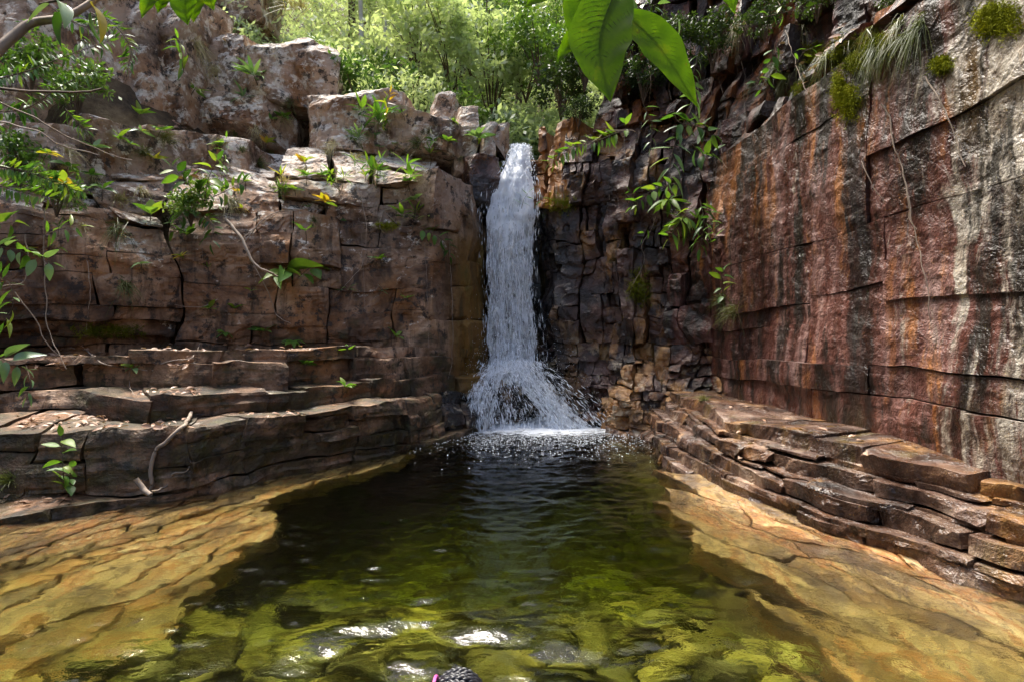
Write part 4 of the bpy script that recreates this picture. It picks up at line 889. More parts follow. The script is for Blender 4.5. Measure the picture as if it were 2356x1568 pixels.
for u, v, s_, lab, mk in ((930, 412, .36, 'bright star-leaved plant at the wall edge nearest the waterfall', 'lime'), (865, 425, .28, 'star-leaved plant left of the bright star-leaved one', 'green'), (848, 392, .24, 'thin star-leaved plant above the other star-leaved plants', 'green'), (785, 430, .24, 'star-leaved plant on the pale rock among bare vines', 'lime'), (950, 502, .34, 'star-leaved plant hanging lowest on the wall edge', 'lime'), (652, 455, .18, 'little star-leaved tuft above the bare root tangle', 'lime')):
    palmate('star_leaf_plant', u, v, s_, lab, 'plant', r, 3, mk)
rosette('leafy_plant', 962, 465, .18, 'three-leaved blue-green plant above the lowest star-leaved plant', 'plant', r, 4, 'broad', 'pale', .4, .5)
sprig('leafy_vine', [(960, 520), (1000, 545), (1025, 565), (1030, 590)], 'leafy vine tip drooping beside the dark gorge side', 'vine', r, .13, 'broad', 'green', .05)
rosette('broadleaf_plant', 655, 622, .34, 'large-leaved plant hanging on the middle of the left wall', 'plant', r, 8, 'broad', 'green', .25, .0)
sprig('leafy_shoot', [(690, 640), (715, 620), (740, 610)], 'bright oval-leaved shoot right of the large-leaved plant', 'plant', r, .15, 'oval', 'lime', .045)
for u, v, s_, lab, mk, kd in ((432, 548, .17, 'dark small whorl on bare rock below the bushy shrub', 'dark', 'broad'), (482, 712, .10, 'tiny seedling on the dark wall left of the dead branch', 'lime', 'broad'), (540, 716, .11, 'tiny seedling beside the dark vertical joint', 'green', 'broad'), (520, 765, .13, 'small plant above the leaf-littered block', 'green', 'broad'), (612, 765, .16, 'bushy seedling under the lower end of the dead branch', 'green', 'broad'), (675, 785, .14, 'lime seedling at the foot of the wall crack', 'lime', 'broad'),
                              (805, 818, .15, 'seedling at the edge of the middle ledge', 'lime', 'broad'), (790, 892, .10, 'single small plant growing under the ledge crack', 'green', 'broad'), (912, 778, .13, 'seedling on the little shelf near the waterfall', 'green', 'broad'), (936, 688, .10, 'tiny plant in the wall joint near the orange stain', 'lime', 'lance'), (785, 670, .10, 'pale weed with hanging roots in the wall centre', 'pale', 'narrow'),
                              (880, 672, .09, 'tiny pale sprout in the upper wall joint', 'pale', 'lance'), (700, 840, .09, 'tiny sprout on the middle ledge face', 'green', 'oval'), (310, 850, .10, 'little sprout on the layered ledge', 'pale', 'broad'), (420, 590, .10, 'weed below the dark small whorl', 'green', 'narrow')):
    rosette('seedling', u, v, s_, lab, 'seedling', r, int(r.integers(5, 8)), kd, mk, .4, .4)
rosette('drooping_leaf_plant', 790, 498, .16, 'plant with one dark drooping leaf among root threads', 'plant', r, 3, 'broad', 'dark', .2, -.7)
for pts, lab, lf, kd, mk in (
    ([(-40, 560, 4.6), (40, 575, 4.5), (75, 590, 4.45), (120, 605, 4.45)], 'round-leaved vine reaching in from the picture edge', .11, 'oval', 'pale'),
    ([(-30, 520, 4.8), (10, 515, 4.7), (30, 512, 4.7)], 'bright leaf pair at the picture edge above the round-leaved vine', .13, 'broad', 'lime'),
    ([(-20, 640, 4.7), (20, 650, 4.6), (30, 700, 4.6), (10, 740, 4.6)], 'dangling leafy stem at the picture edge below the round-leaved vine', .13, 'lance', 'green'),
    ([(-10, 820, 4.4), (20, 830, 4.3), (45, 840, 4.3)], 'pale leaves poking in at the picture edge above the ledges', .14, 'broad', 'pale'),
    ([(60, 840, 4.6), (70, 880, 4.5), (60, 910, 4.5)], 'thin stem with few leaves before the layered ledges', .10, 'lance', 'pale'),
    ([(100, 540, 5.2), (140, 528, 5.1), (185, 520, 5.1)], 'lance-leaved sprig across the left wall', .12, 'lance', 'lime'),
    ([(152, 1135), (145, 1075, 4.3), (142, 1030, 4.3), (140, 1005, 4.3)], 'round-leaved seedling standing in front of the lowest ledge', .10, 'oval', 'lime'),
    ([(165, 1138), (160, 1100, 4.35), (165, 1075, 4.3)], 'smaller seedling right of the round-leaved seedling', .09, 'oval', 'green')):
    sprig('leafy_plant', pts, lab, 'plant', r, lf, kd, mk, .05, .0035)
for pts, lab in (([(-40, 190, 4.6), (60, 165, 4.6), (150, 130, 4.7), (250, 95, 4.8)], 'feathery bright spray crossing the upper left corner'), ([(-40, 260, 4.8), (60, 250, 4.8), (140, 200, 4.9), (220, 160, 5.0)], 'leafy spray under the feathery corner spray'),
                 ([(-30, 380, 4.9), (60, 395, 4.9), (130, 420, 4.9), (195, 440, 5.0)], 'drooping fine-leaved spray over the left wall'), ([(-30, 420, 4.8), (40, 440, 4.8), (110, 455, 4.8)], 'lower fine-leaved spray at the picture edge'), ([(150, 250, 5.6), (180, 285, 5.6), (200, 300, 5.6)], 'short leafy spray below the bare branch tip'), ([(210, 30, 5.4), (260, 55, 5.4), (300, 110, 5.5), (295, 155, 5.5)], 'hanging twig with bluish leaves before the rock fins'), ([(120, 20, 4.6), (190, 60, 4.7), (245, 60, 4.8)], 'leafy spray high in the corner beside the pale big leaves')):
    sprig('leafy_spray', pts, lab, 'branch', r, .085, 'lance', 'green' if r.random() < .6 else 'lime', .022, .005, pinnate=True)
# right side
sprig('pinnate_frond', [(1425, 303, 7.9), (1370, 325, 7.9), (1315, 340, 7.9), (1268, 375, 7.9)], 'arching frond with paired leaflets right of the waterfall top', 'frond', r, .14, 'lance', 'lime', .045, .005, pinnate=True, droop=-.4, stem='twig')
sprig('leafy_vine', [(1600, 190, 7.0), (1590, 250, 7.0), (1560, 310, 6.95), (1545, 360, 6.9), (1540, 410, 6.9)], 'large-leaved vine hanging below the tip of the big drooping leaf', 'vine', r, .22, 'lance', 'pale', .07, .007, droop=-.1)
sprig('leafy_vine', [(1550, 250, 7.0), (1560, 280, 7.0), (1600, 290, 6.9), (1640, 310, 6.9)], 'broad-leaved vine tuft at the top of the hanging vine', 'vine', r, .17, 'broad', 'green', .05, .006)
rosette('broadleaf_plant', 1580, 505, .24, 'large light-green leaf cluster on the right cliff corner', 'plant', r, 12, 'lance', 'lime', .4, .1, whorls=2)
for pts, lab, lf, kd, mk in (([(1600, 470, 7.1), (1570, 500, 7.0), (1540, 545, 6.95)], 'drooping light-green leafy shoot under the hanging vine', .19, 'lance', 'lime'), ([(1610, 460, 7.1), (1620, 510, 7.0), (1610, 570, 6.95)], 'leafy shoot hanging straight down on the right cliff corner', .17, 'lance', 'green'), ([(1590, 330, 7.0), (1620, 360, 6.95), (1640, 350, 6.9)], 'oval-leaved shoot right of the hanging vine', .16, 'oval', 'green'), ([(1480, 240, 7.6), (1500, 290, 7.6), (1495, 340, 7.6)], 'slim leafy shoot left of the hanging vine', .13, 'lance', 'pale'), ([(1560, 420, 7.3), (1500, 440, 7.3), (1455, 475, 7.3)], 'leafy twig reaching left from the hanging vine', .13, 'broad', 'lime'), ([(1490, 520, 7.6), (1480, 545, 7.6)], 'small leaf tuft on the pale hanging root', .11, 'broad', 'lime'), ([(1445, 300, 7.9), (1440, 295, 7.85), (1436, 285, 7.8)], 'bright leaf pair at the knee of the pale twig', .15, 'broad', 'lime'), ([(1470, 480, 7.8), (1460, 455, 7.8), (1450, 440, 7.8)], 'little sprig left of the light-green leaf cluster', .10, 'broad', 'green'), ([(1650, 560, 6.9), (1640, 530, 6.8), (1630, 480, 6.8)], 'leafy shoot right of the light-green leaf cluster', .12, 'broad', 'green'), ([(1665, 690, 7.0), (1660, 650, 6.9), (1665, 625, 6.9)], 'single leaved stem above the dark rock hollow', .13, 'broad', 'green'),
                             ([(1440, 40, 7.2), (1470, 25, 7.2), (1510, 10, 7.2)], 'leafy shoot behind the big drooping leaf', .17, 'broad', 'pale'), ([(1560, 30, 7.2), (1530, 70, 7.2), (1490, 90, 7.2)], 'lance-leaved shoot between the two big drooping leaves', .17, 'lance', 'pale'), ([(1610, 110, 7.2), (1600, 150, 7.2), (1590, 190, 7.2)], 'slim leafy stem beside the big drooping leaf tip', .14, 'lance', 'pale'),
                             ([(1785, 95, 5.9), (1775, 140, 5.9), (1770, 175, 5.9)], 'leafy stem hanging from the mossy bank', .12, 'broad', 'green'), ([(1755, 40, 5.9), (1800, 30, 5.9), (1850, 15, 5.8)], 'leafy runner at the top edge above the mossy bank', .12, 'broad', 'lime'), ([(1830, 150, 5.7), (1850, 120, 5.6), (1870, 110, 5.6)], 'sprig on the fallen-leaf heap of the mossy bank', .11, 'lance', 'lime'), ([(1760, 215, 6.3), (1740, 190, 6.3), (1750, 170, 6.3)], 'leafy weed at the left end of the mossy bank', .10, 'broad', 'green'),
                             ([(1200, 480, 8.6), (1205, 460, 8.5), (1215, 445, 8.5)], 'pale sprig standing in the edge of the waterfall', .13, 'narrow', 'pale'), ([(1250, 470, 8.5), (1245, 455, 8.45)], 'pale weed on the wet rock right of the waterfall', .12, 'narrow', 'pale')):
    sprig('leafy_plant', pts, lab, 'plant', r, lf, kd, mk, .05, .004)
for i, (u, v, s_, lab, mk, h_) in enumerate(((960, 330, .34, 'dry grass tuft below the dark-faced boulder', 'grass', .7), (380, 320, .30, 'grass tuft on the rubble at the foot of the fins', 'grass', .4), (530, 470, .30, 'hanging dry grass right of the bushy shrub', 'drygrass', .9), (330, 355, .25, 'low grass tuft among fallen leaves', 'grass', .4), (595, 380, .28, 'wispy grass on the pale slope', 'grass', .5), (270, 525, .35, 'grass tuft hanging from the left wall ledge', 'grass', 1.0), (287, 655, .30, 'green grass clump hanging on the dark left wall', 'grass', .9), (700, 400, .26, 'thin dry grass on the pale slope centre', 'drygrass', .5), (1690, 715, .32, 'grassy fern tuft above the dark rock hollow', 'grass', .6), (1665, 690, .25, 'bright weed tuft above the dark rock hollow', 'grass', .5),
                                                 (1790, 150, .28, 'grass hanging over the mossy bank left part', 'grass', 1.0), (1850, 60, .26, 'grass tuft at the top edge over the mossy bank', 'grass', .9), (1700, 60, .30, 'dry roots and grass fringe on the upper wall', 'drygrass', 1.2), (1620, 920, .16, 'grass on the ledge at the right wall foot', 'grass', .5), (450, 100, .4, 'straw-coloured grass hanging by the ribbed column', 'drygrass', 1.0), (690, 20, .6, 'bright straw grass behind the highest boulder', 'drygrass', .6), (620, 5, .6, 'straw grass on the slope above the highest boulder', 'drygrass', .6), (20, 1105, .18, 'fresh weed tuft at the foot of the lowest ledge', 'grass', .3), (495, 160, .3, 'dry grass between the pale columns', 'drygrass', .8))):
    grass(u, v, s_, lab, r, 90, mk, h_)

# ---- weeds in the joints, too alike to tell apart
for i in range(52):
    u, v = (r.uniform(0, 1050), r.uniform(260, 500)) if i < 42 else (r.uniform(30, 900), r.uniform(520, 780))
    sz = r.uniform(.06, .16); lab = 'small green weed sprouting from a joint of the left cliff'; g = 'weeds in the joints of the left cliff'
    if cast(u, v) is None: continue
    kd, mk = ('broad', 'lance', 'narrow', 'oval')[int(r.integers(0, 4))], ('green', 'lime', 'pale', 'green', 'yellow')[int(r.integers(0, 5))]
    rosette('weed', u, v, sz, lab, 'weed', r, int(r.integers(4, 8)), kd, mk, r.uniform(.3, 1.0), .5, g)
for i in range(34):
    u, v = r.uniform(0, 1080), r.uniform(230, 520)
    if cast(u, v) is None: continue
    grass(u, v, r.uniform(.16, .34), 'thin grass tuft growing on the upper left rocks', r, 50, 'grass' if r.random() < .55 else 'drygrass', r.uniform(.4, 1.1), group='grass tufts on the upper left rocks')
for i in range(16):
    u = r.uniform(1640, 2120); v = np.interp(u, [1640, 1760, 2000, 2150, 2356], [215, 190, 110, 70, 20]) + r.uniform(-45, 25)
    if cast(u, max(v, 2)) is None: continue
    grass(u, max(v, 2), r.uniform(.14, .26), 'grass hanging over the edge of the right wall', r, 70, 'grass', r.uniform(.8, 1.4), group='grass fringe along the right wall edge')

# ---- moss
def moss(u, v, w_, h_, label, n=260, drop=.0):
    acc = Acc(); P = []; c0 = None
    for _ in range(n):
        a, b = np.clip(r.normal(0, .45, 2), -1, 1); hit = cast(u + a * w_, v + b * h_)
        if hit is None: continue
        nn = hit[1] if hit[1][1] < .2 else -hit[1]; c0 = hit[0] if c0 is None else c0
        if np.linalg.norm(hit[0] - c0) > .6: continue
        P.append(hit[0] + nn * r.uniform(0, .035) - np.array([0, 0, r.random() ** 2 * drop]))
    if not P: return
    P = np.array(P); k = np.repeat(np.arange(len(P)), 14); Q_ = P[k] + r.normal(0, .016, (len(k), 3)); D_ = r.normal(0, 1, (len(k), 3)) + np.array([0, -.6, .1])
    acc.add(*blades(Q_ - P[0], D_, r.uniform(.012, .034, len(k)), np.full(len(k), .0035), .4, r))
    return tag(obj('moss_cushion', acc.mesh('moss_cushion', ML['moss']), loc=P[0]), label, 'moss')
for a in ((1960, 120, 55, 40, 'large yellow-green moss cushion in the middle of the mossy bank', 420, .05), (1880, 125, 35, 30, 'moss cushion left of the large cushion on the bank', 260, .05), (2020, 100, 40, 28, 'moss fringe at the right end of the bank', 260, .04), (1935, 190, 14, 25, 'moss tongue running down the streaked wall', 160, .12), (2170, 150, 22, 14, 'bright green moss streak on the wall edge', 160, .0), (2300, 40, 50, 34, 'moss mass at the top right corner', 380, .05), (1470, 660, 28, 45, 'bright moss in the joint of the right cliff corner', 260, .06), (1840, 200, 25, 20, 'hanging moss at the left end of the bank', 180, .10), (1950, 215, 30, 30, 'dark moss beard below the large cushion', 260, .2), (1290, 470, 35, 25, 'moss on the wet rock right of the waterfall', 160, .0), (890, 520, 30, 8, 'thin moss line along the wall joint', 90, .0), (250, 760, 80, 16, 'dark green moss strip at the foot of the left wall', 220, .0)):
    moss(*a)

# ---- bare roots and vines hanging on the walls
def hanging(name, pts, label, rad=.006, off=.02, mk='twig', taper=.5, wig=.012, cat='root'):
    P = []
    for q in pts:
        if len(q) == 3: P.append(px(*q))
        else: h_, nr = cast_or(q[0], q[1], 8.0); P.append(h_ + nr * off)
    n = max(10, len(pts) * 8); C = smooth_path(P, n); C = C + np.stack([fbm(C, 6, 2, 91), fbm(C, 6, 2, 92), fbm(C, 6, 2, 93)], 1) * wig * 2; root = C[0].copy()
    return tag(obj(name, mesh(name, *tube(C - root, np.linspace(rad, rad * taper, n), 5), ML[mk], True), loc=root), label, cat)
hanging('dead_branch', [(520, 505, 7.1), (560, 560, 6.95), (585, 605, 6.9), (620, 628, 6.95), (655, 640)], 'thick pale dead branch across the left wall', .022, cat='branch')
hanging('dead_branch', [(585, 610), (612, 655), (640, 720), (668, 745)], 'thin dead branch running down to the wall crack', .009, .05, cat='branch')
hanging('hanging_root', [(440, 945), (432, 975), (420, 985), (385, 1012), (362, 1035), (350, 1080), (352, 1115), (345, 1135)], 'gnarled pale root climbing the lowest ledge', .018, .03, taper=.9)
hanging('hanging_root', [(318, 1098, 4.35), (335, 1122, 4.35), (350, 1138, 4.32)], 'sawn-off root stub at the foot of the lowest ledge', .022, .03, taper=.9)
hanging('hanging_root', [(352, 1130, 4.33), (385, 1115), (400, 1090), (430, 1082), (438, 1062)], 'thin root branching right from the gnarled root', .008, .02)
hanging('bare_branch', [(-40, 205, 4.0), (40, 206, 4.05), (120, 212, 4.1), (190, 212, 4.15), (240, 208, 4.2)], 'bare horizontal branch entering at the left edge', .012, mk='stem', cat='branch')
hanging('bare_branch', [(-40, 222, 4.0), (60, 260, 4.2), (140, 310, 4.4), (240, 350, 4.8), (300, 370, 5.2)], 'thin bare twig sloping down from the left edge', .007, cat='branch')
hanging('bare_branch', [(-30, 275, 4.2), (80, 300, 4.3), (140, 335, 4.4), (230, 360, 4.6)], 'second bare twig sloping below the first', .007, cat='branch')
hanging('bare_branch', [(-40, 150, 2.2), (20, 95, 2.25), (70, 55, 2.3), (150, 38, 2.35), (220, 0, 2.4), (260, -40, 2.4)], 'thick grey branch bending across the upper left corner', .022, mk='twig', cat='branch', wig=.004)
for i, (pts, lab, rad) in enumerate((
    ([(2040, 240), (2062, 330), (2090, 420), (2112, 520), (2135, 620), (2152, 740)], 'long pale root hanging down the streaked wall', .006), ([(2088, 420), (2105, 500), (2118, 530)], 'short root fork on the long pale root', .004), ([(1990, 370), (2020, 430), (2040, 500), (2052, 575)], 'thin root left of the long pale root', .004), ([(2140, 180), (2180, 260), (2215, 340), (2235, 385)], 'greyish root slanting down the pale stained wall', .006),
    ([(1410, 240), (1404, 330), (1402, 450), (1400, 560)], 'straight thin root hanging over the fractured rock', .006), ([(1422, 260), (1420, 350), (1424, 480)], 'second straight root beside the first over fractured rock', .004), ([(1440, 300), (1436, 400), (1432, 520)], 'third thin root over the fractured rock', .003), ([(1522, 475), (1505, 520), (1480, 560), (1478, 600), (1455, 660), (1432, 735)], 'kinked pale root below the hanging vine', .007), ([(1600, 200), (1605, 300), (1620, 420), (1640, 520)], 'thin vine down the corner of the right wall', .004), ([(1660, 330), (1672, 380), (1690, 385), (1700, 360)], 'curly rootlet on the upper part of the right wall', .003), ([(1790, 0), (1800, 40), (1795, 100)], 'pale root dangling over the mossy bank', .005), ([(1680, 0), (1690, 60), (1680, 130)], 'white root hanging on the upper brown wall', .006), ([(1720, 20), (1712, 90), (1722, 150)], 'thin white rootlets on the upper brown wall', .004), ([(1800, 60), (1850, 180), (1890, 290), (1905, 340)], 'fine root across the orange stained wall', .003),
    ([(1350, 335, 7.95), (1400, 305, 7.9), (1450, 300, 7.85), (1470, 310)], 'pale twig that carries the paired-leaf frond', .007),
    ([(980, 560), (985, 650), (986, 730), (985, 800)], 'straight thin root on the left wall near the orange stain', .003), ([(1030, 560), (1035, 660), (1038, 800), (1030, 870)], 'long thin root beside the orange stained gorge side', .004), ([(830, 440), (845, 520), (838, 600), (800, 650), (770, 680)], 'looping root thread in the middle of the left wall', .005), ([(830, 500), (835, 600), (838, 720)], 'dangling thread below the star-leaved plants', .003), ([(480, 500), (465, 560), (468, 600)], 'short vine with a whorl below the bushy shrub', .003), ([(104, 480, 5.2), (100, 560, 5.2), (105, 660, 5.2), (110, 750, 5.2), (150, 850, 5.1)], 'thin vine stem dangling before the left wall', .006), ([(62, 540, 5.0), (64, 600, 5.0), (50, 650, 5.0), (0, 660, 4.9)], 'looping vine at the left picture edge', .006), ([(35, 670, 5.2), (80, 740, 5.3), (130, 810, 5.4), (165, 815, 5.5)], 'slack vine sagging towards the leafy ledge', .006), ([(200, 600), (205, 680), (200, 760)], 'upright dead stem on the dark left wall', .005), ([(160, 800), (200, 805), (230, 830), (280, 845), (340, 850)], 'fallen dead stem lying on the leafy ledge', .009), ([(350, 850), (400, 830), (450, 820), (460, 790)], 'curved dead stem at the end of the leafy ledge', .007), ([(500, 690), (470, 705), (430, 705), (400, 700)], 'pale root along the left wall joint', .006), ([(630, 500), (600, 520), (565, 540), (540, 560)], 'bare root in the root tangle above the wall', .007), ([(560, 560), (620, 500), (680, 485), (740, 480), (790, 470)], 'long bare root along the top of the wall', .008), ([(700, 470), (660, 520), (640, 560)], 'root dropping from the bare root tangle', .005), ([(930, 460), (900, 480), (880, 490), (875, 520), (885, 540)], 'stout stem of the star-leaved plants', .010), ([(885, 490), (920, 520), (950, 520)], 'curved stem under the lowest star-leaved plant', .006), ([(310, 850), (300, 880), (312, 920)], 'dry stalk standing on the layered ledge', .005), ([(1060, 370), (1090, 350), (1110, 330)], 'pale twig under the blue-green rosette', .006))):
    hanging('hanging_root', pts, lab, rad, .03)

for i in range(22):
    u = r.uniform(1380, 1780); v = r.uniform(20, 210); n_ = int(r.integers(3, 5)); dv = r.uniform(35, 75); P_ = [(u + r.normal(0, 6), v + k * dv) for k in range(n_)]
    if any(cast(*q) is None or cast(*q)[0][1] > 11 for q in P_): continue
    o = hanging('hanging_root', P_, 'thin root thread trailing down the upper cliff right of the waterfall', r.uniform(.003, .006), .04, 'twig' if r.random() < .6 else 'stem'); o['group'] = 'root threads on the upper right cliff'

# ---- fallen leaves lying on the ledges
def litter(zones, n, label, size=.075):
    acc = Acc(); k = 0
    V0, Q0 = leaf_geo(1, .42, .3, .2, 4)
    for _ in range(n * 3):
        if k >= n: break
        u0, u1, v0, v1 = zones[int(r.integers(0, len(zones)))]; hit = cast(r.uniform(u0, u1), r.uniform(v0, v1))
        if hit is None: continue
        nn = hit[1] if hit[1][2] > 0 else -hit[1]
        if nn[2] < .35 or hit[0][1] > 11: continue
        a = r.uniform(0, 6.28); d = np.array([math.cos(a), math.sin(a), r.normal(.1, .25)]); Rm = frame(d, nn + r.normal(0, .25, 3)); s_ = size * r.uniform(.6, 1.4)
        acc.add((V0 * s_) @ Rm.T + hit[0] + nn * .012, Q0); k += 1
    if k:
        o = obj('fallen_leaves', acc.mesh('fallen_leaves', ML['dead'], True)); tag(o, label, 'leaf litter', kind='stuff')
litter([(60, 440, 790, 850)], 190, 'brown fallen leaves on the upper left ledge')
litter([(450, 760, 780, 812)], 70, 'brown fallen leaves along the middle ledge')
litter([(40, 460, 955, 985)], 110, 'brown fallen leaves on the flat grey ledge')
litter([(320, 460, 895, 915), (560, 720, 935, 965)], 50, 'fallen leaves on the small steps between ledges')
litter([(0, 180, 1130, 1160), (0, 100, 1195, 1250)], 30, 'fallen leaves at the pool edge')
litter([(400, 620, 250, 300), (330, 480, 330, 420), (430, 560, 40, 110)], 170, 'pale dry leaves on the upper rock terraces', .10)
litter([(1640, 1960, 905, 975), (1700, 2000, 985, 1060)], 26, 'scattered dead leaves on the right ledges')
litter([(1780, 1960, 60, 210)], 90, 'dead leaf heap on the mossy bank', .10)

# ---- foreground twigs with large leaves
t_ = NT('big_leaf_backlit'); oc = t_.pos(); cc_ = t_.ramp(t_.noise(oc, 26, 4, .6), [(.3, (.045, .090, .004)), (.6, (.085, .145, .006)), (.78, (.17, .19, .010))])
cc_ = t_.mix(t_.rng(t_.noise(oc, 70, 4, .7), .66, .74, 0, .7), cc_, (.10, .07, .015))
t_.set(t_.b.inputs['Base Color'], cc_); t_.b.inputs['Roughness'].default_value = .55; t_.b.inputs['Specular IOR Level'].default_value = .2
tr_ = t_.new('ShaderNodeBsdfTranslucent'); t_.set(tr_.inputs[0], t_.mix(1, cc_, (1.8, 2.2, .6), 'MULTIPLY')); mx_ = t_.new('ShaderNodeMixShader'); mx_.inputs[0].default_value = .6
t_.l.new(t_.b.outputs[0], mx_.inputs[1]); t_.l.new(tr_.outputs[0], mx_.inputs[2]); t_.l.new(mx_.outputs[0], t_.out.inputs['Surface']); MBIG = t_.m
MRIB = m_bark('leaf_midrib', [(.3, (.03, .03, .01)), (.7, (.07, .06, .02))])
def big_leaf(parent, root, base, mid, tip, width, r, side=(1, 0, 0), peak=.42):
    C = smooth_path([base, mid, tip], 25) - root; n = len(C); t = np.linspace(0, 1, n)
    w_ = width / 2 * np.where(t < peak, np.sin(t / peak * np.pi / 2) ** .8, np.cos((t - peak) / (1 - peak) * np.pi / 2) ** 1.05); w_[0] = .001; w_[-1] = .0005
    tan = np.gradient(C, axis=0); tan /= np.linalg.norm(tan, axis=1)[:, None]; view = np.array([0, -1.0, .15]); sd = np.cross(tan, view); sd /= np.linalg.norm(sd, axis=1)[:, None]; nr = np.cross(sd, tan)
    V = []; m = 9
    for j in range(m):
        a = (j / (m - 1) * 2 - 1); wob = 1 + .05 * np.sin(t * 21 + a * 3)
        V.append(C + sd * (a * w_ * wob)[:, None] + nr * (w_ * (.22 * abs(a) ** 1.3) + np.sin(t * 26 + abs(a) * 5) * .0011 * (abs(a) > .1))[:, None])
    V = np.stack(V, 1).reshape(-1, 3); o = obj('leaf', mesh('leaf', V, gridq(n - 1, m - 1), MBIG, True), parent)
    fr = C - nr * .0012
    ac = Acc(); ac.add(*tube(fr, np.linspace(width * .018, width * .004, n), 5))
    for k in range(2, n - 4):              # side veins
        for sg in (-1, 1):
            e = C[min(n - 1, k + 4)] + sd[k] * sg * w_[min(n - 1, k + 4)] * .93 + nr[k] * w_[min(n - 1, k + 4)] * .2 - nr[k] * .0006
            ac.add(*tube(smooth_path([fr[k], (fr[k] + e) / 2 + sd[k] * sg * w_[k] * .06, e], 5), np.linspace(width * .005, width * .0015, 5), 3))
    obj('midrib', ac.mesh('midrib', MRIB, True), o); return o
r = np.random.default_rng(9)
root = px(1430, -120, .95); tw = tag(empty('leafy_twig', root), 'twig with big dark green drooping leaves hanging in at the top', 'twig')
obj('stem', mesh('stem', *tube(smooth_path([px(1500, -260, 1.0) - root, px(1450, -140, .95) - root, px(1425, -40, .93) - root], 8), np.linspace(.007, .004, 8), 6), ML['gstem'], True), tw)
big_leaf(tw, root, px(1432, -60, .92), px(1378, 95, .90), px(1405, 235, .88), .098, r, peak=.45)
big_leaf(tw, root, px(1430, 20, .94), px(1520, 110, .93), px(1607, 248, .92), .068, r, peak=.42)
big_leaf(tw, root, px(1395, -70, .98), px(1335, 20, .98), px(1322, 105, .98), .062, r, peak=.4)
big_leaf(tw, root, px(1400, 40, 1.0), px(1325, 85, 1.0), px(1277, 148, 1.0), .036, r, peak=.4)
big_leaf(tw, root, px(1560, -70, 1.1), px(1660, -30, 1.1), px(1692, 32, 1.1), .05, r, peak=.4)
big_leaf(tw, root, px(1370, -90, 1.02), px(1270, -30, 1.02), px(1205, 18, 1.02), .05, r, peak=.4)
root = px(400, -100, 1.3); tw = tag(empty('leafy_twig', root), 'twig with dark green leaves dipping in at the top left', 'twig')
obj('stem', mesh('stem', *tube(smooth_path([px(300, -220, 1.35) - root, px(380, -120, 1.3) - root, px(430, -60, 1.3) - root], 8), np.linspace(.006, .003, 8), 6), ML['gstem'], True), tw)
for b_, m_, e_, wd in (((390, -60, 1.3), (350, -10, 1.3), (325, 42, 1.3), .052), ((400, -50, 1.32), (378, -5, 1.32), (362, 30, 1.32), .045), ((435, -50, 1.28), (425, 10, 1.28), (432, 58, 1.28), .060), ((455, -50, 1.33), (450, 10, 1.33), (445, 52, 1.33), .045), ((470, -50, 1.35), (480, -10, 1.35), (492, 24, 1.35), .045)):
    big_leaf(tw, root, px(*b_), px(*m_), px(*e_), wd, r)
root = px(150, -60, 2.3); tw = tag(empty('leafy_twig', root), 'twig with pale glossy big leaves in the upper left corner', 'twig')
obj('stem', mesh('stem', *tube(smooth_path([px(230, -60, 2.35) - root, px(170, -10, 2.3) - root, px(90, 10, 2.3) - root], 8), np.linspace(.008, .004, 8), 6), ML['stem'], True), tw)
for b_, e_, s_, mk in (((130, 0, 2.28), (190, 30, 2.2), .16, 'pale'), ((120, 5, 2.3), (75, 35, 2.25), .15, 'pale'), ((200, 0, 2.3), (250, 45, 2.3), .17, 'yellow'), ((150, 20, 2.3), (110, 75, 2.3), .14, 'green'), ((210, 20, 2.3), (200, 90, 2.3), .15, 'green')):
    b3, e3 = px(*b_), px(*e_); add_leaf(tw, b3 - root, e3 - b3, s_, 'broad', mk, r, .3)

# ------------------------------------------------------------------ swimmer
from_skin = [(0, 0, -.55), (0, 0, -.30), (0, .01, -.12), (0, .0, -.06), (0, .015, .02), (0, .02, .10)]
pr = px(1050, 1569, 1.62); wz = pr[2] - .115      # crown sits about 0.12 above the head centre
person = tag(empty('person', (pr[0], pr[1], -.75)), 'swimmer with black braids and a pink hair tie, head above water', 'person')
vs = [(0, 0, -.62), (0, 0, -.36), (0, -.01, -.20), (0, 0, -.125), (0, .015, -.06), (0, .02, .02), (.15, -.005, -.20), (.30, .05, -.38), (.30, .25, -.40), (-.15, -.005, -.20), (-.30, .05, -.38), (-.30, .25, -.40), (.09, .02, -.72), (.10, .05, -1.0), (-.09, .02, -.72), (-.10, .05, -1.0)]
es = [(0, 1), (1, 2), (2, 3), (3, 4), (4, 5), (2, 6), (6, 7), (7, 8), (2, 9), (9, 10), (10, 11), (0, 12), (12, 13), (0, 14), (14, 15)]
rd = [.13, .12, .10, .052, .075, .088, .06, .042, .028, .06, .042, .028, .08, .055, .08, .055]
me = bpy.data.meshes.new('body'); me.from_pydata(vs, es, []); bo = bpy.data.objects.new('body', me); COL.objects.link(bo); bo.parent = person
bo.location = (0, 0, wz + .75)
sk = bo.modifiers.new('skin', 'SKIN'); sub = bo.modifiers.new('sub', 'SUBSURF'); sub.levels = 2; sub.render_levels = 2
for i, x in enumerate(rd): me.skin_vertices[0].data[i].radius = (x, x)
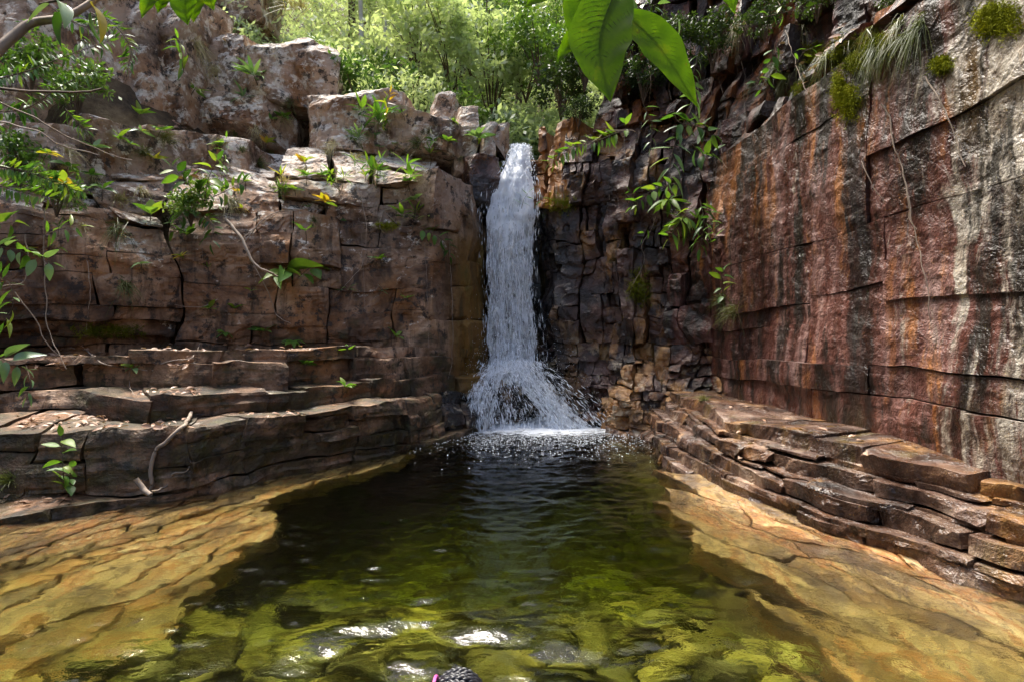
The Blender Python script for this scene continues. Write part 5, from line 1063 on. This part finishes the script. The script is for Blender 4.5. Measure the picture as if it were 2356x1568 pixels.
me.skin_vertices[0].data[0].use_root = True
for p_ in me.polygons: p_.use_smooth = True
t = NT('skin_brown'); t.fin((.16, .075, .042), .5); me.materials.append(t.m)
t = NT('hair_black'); MH = t.fin(t.ramp(t.noise(t.pos(), 60, 3), [(.3, (.006, .006, .008)), (.7, (.022, .021, .026))]), .38, None, .5)
t = NT('tie_pink'); MP = t.fin((.80, .12, .42), .45)
def ellip(c, rad, nu=20, nv=14):
    th, ph = np.meshgrid(np.linspace(0, 2 * np.pi, nu + 1), np.linspace(.02, np.pi - .02, nv + 1), indexing='ij')
    V = np.stack([np.cos(th) * np.sin(ph), np.sin(th) * np.sin(ph), np.cos(ph)], -1).reshape(-1, 3) * np.array(rad) + np.array(c); return V, gridq(nu, nv)
acc = Acc(); hc = np.array([0, .01, .01]); hr = np.array([.088, .10, .108]); acc.add(*ellip(hc, hr * .97))
nb = 11
for k in range(nb):                        # braids laid across the head from one side to the other, then hanging
    y0 = -.085 + .17 * k / (nb - 1); sc2 = math.sqrt(max(.1, 1 - (y0 / .1) ** 2)); th = np.linspace(-1.9, 2.3, 70)
    C = np.stack([np.sin(th) * hr[0] * 1.05 * sc2, np.full(70, y0 + .01) + .008 * np.sin(th * 2 + k), .01 + np.cos(th) * hr[2] * 1.06 * sc2 + .004 * (k % 2)], 1)
    low_ = th > 1.75; C[low_, 2] = C[low_, 2].max() - (th[low_] - 1.75) * .12
    for ph in (0, 2.09, 4.19):             # three strands plaited
        s2 = np.arange(70) * .62 + ph; off = np.stack([np.zeros(70), np.cos(s2), np.sin(2 * s2) * .5], 1) * .0058; acc.add(*tube(C + off, np.full(70, .0058), 5))
hair = obj('hair', acc.mesh('hair', MH, True), person, (0, 0, wz + .75))
th = np.linspace(-.75, .75, 20); C = np.stack([np.full(20, -.052) - .006 * np.cos(th), np.sin(th) * .09 - .03, .012 + np.cos(th) * .128], 1)
obj('hair_tie', mesh('hair_tie', *tube(C, .005, 6), MP, True), person, (0, 0, wz + .75))
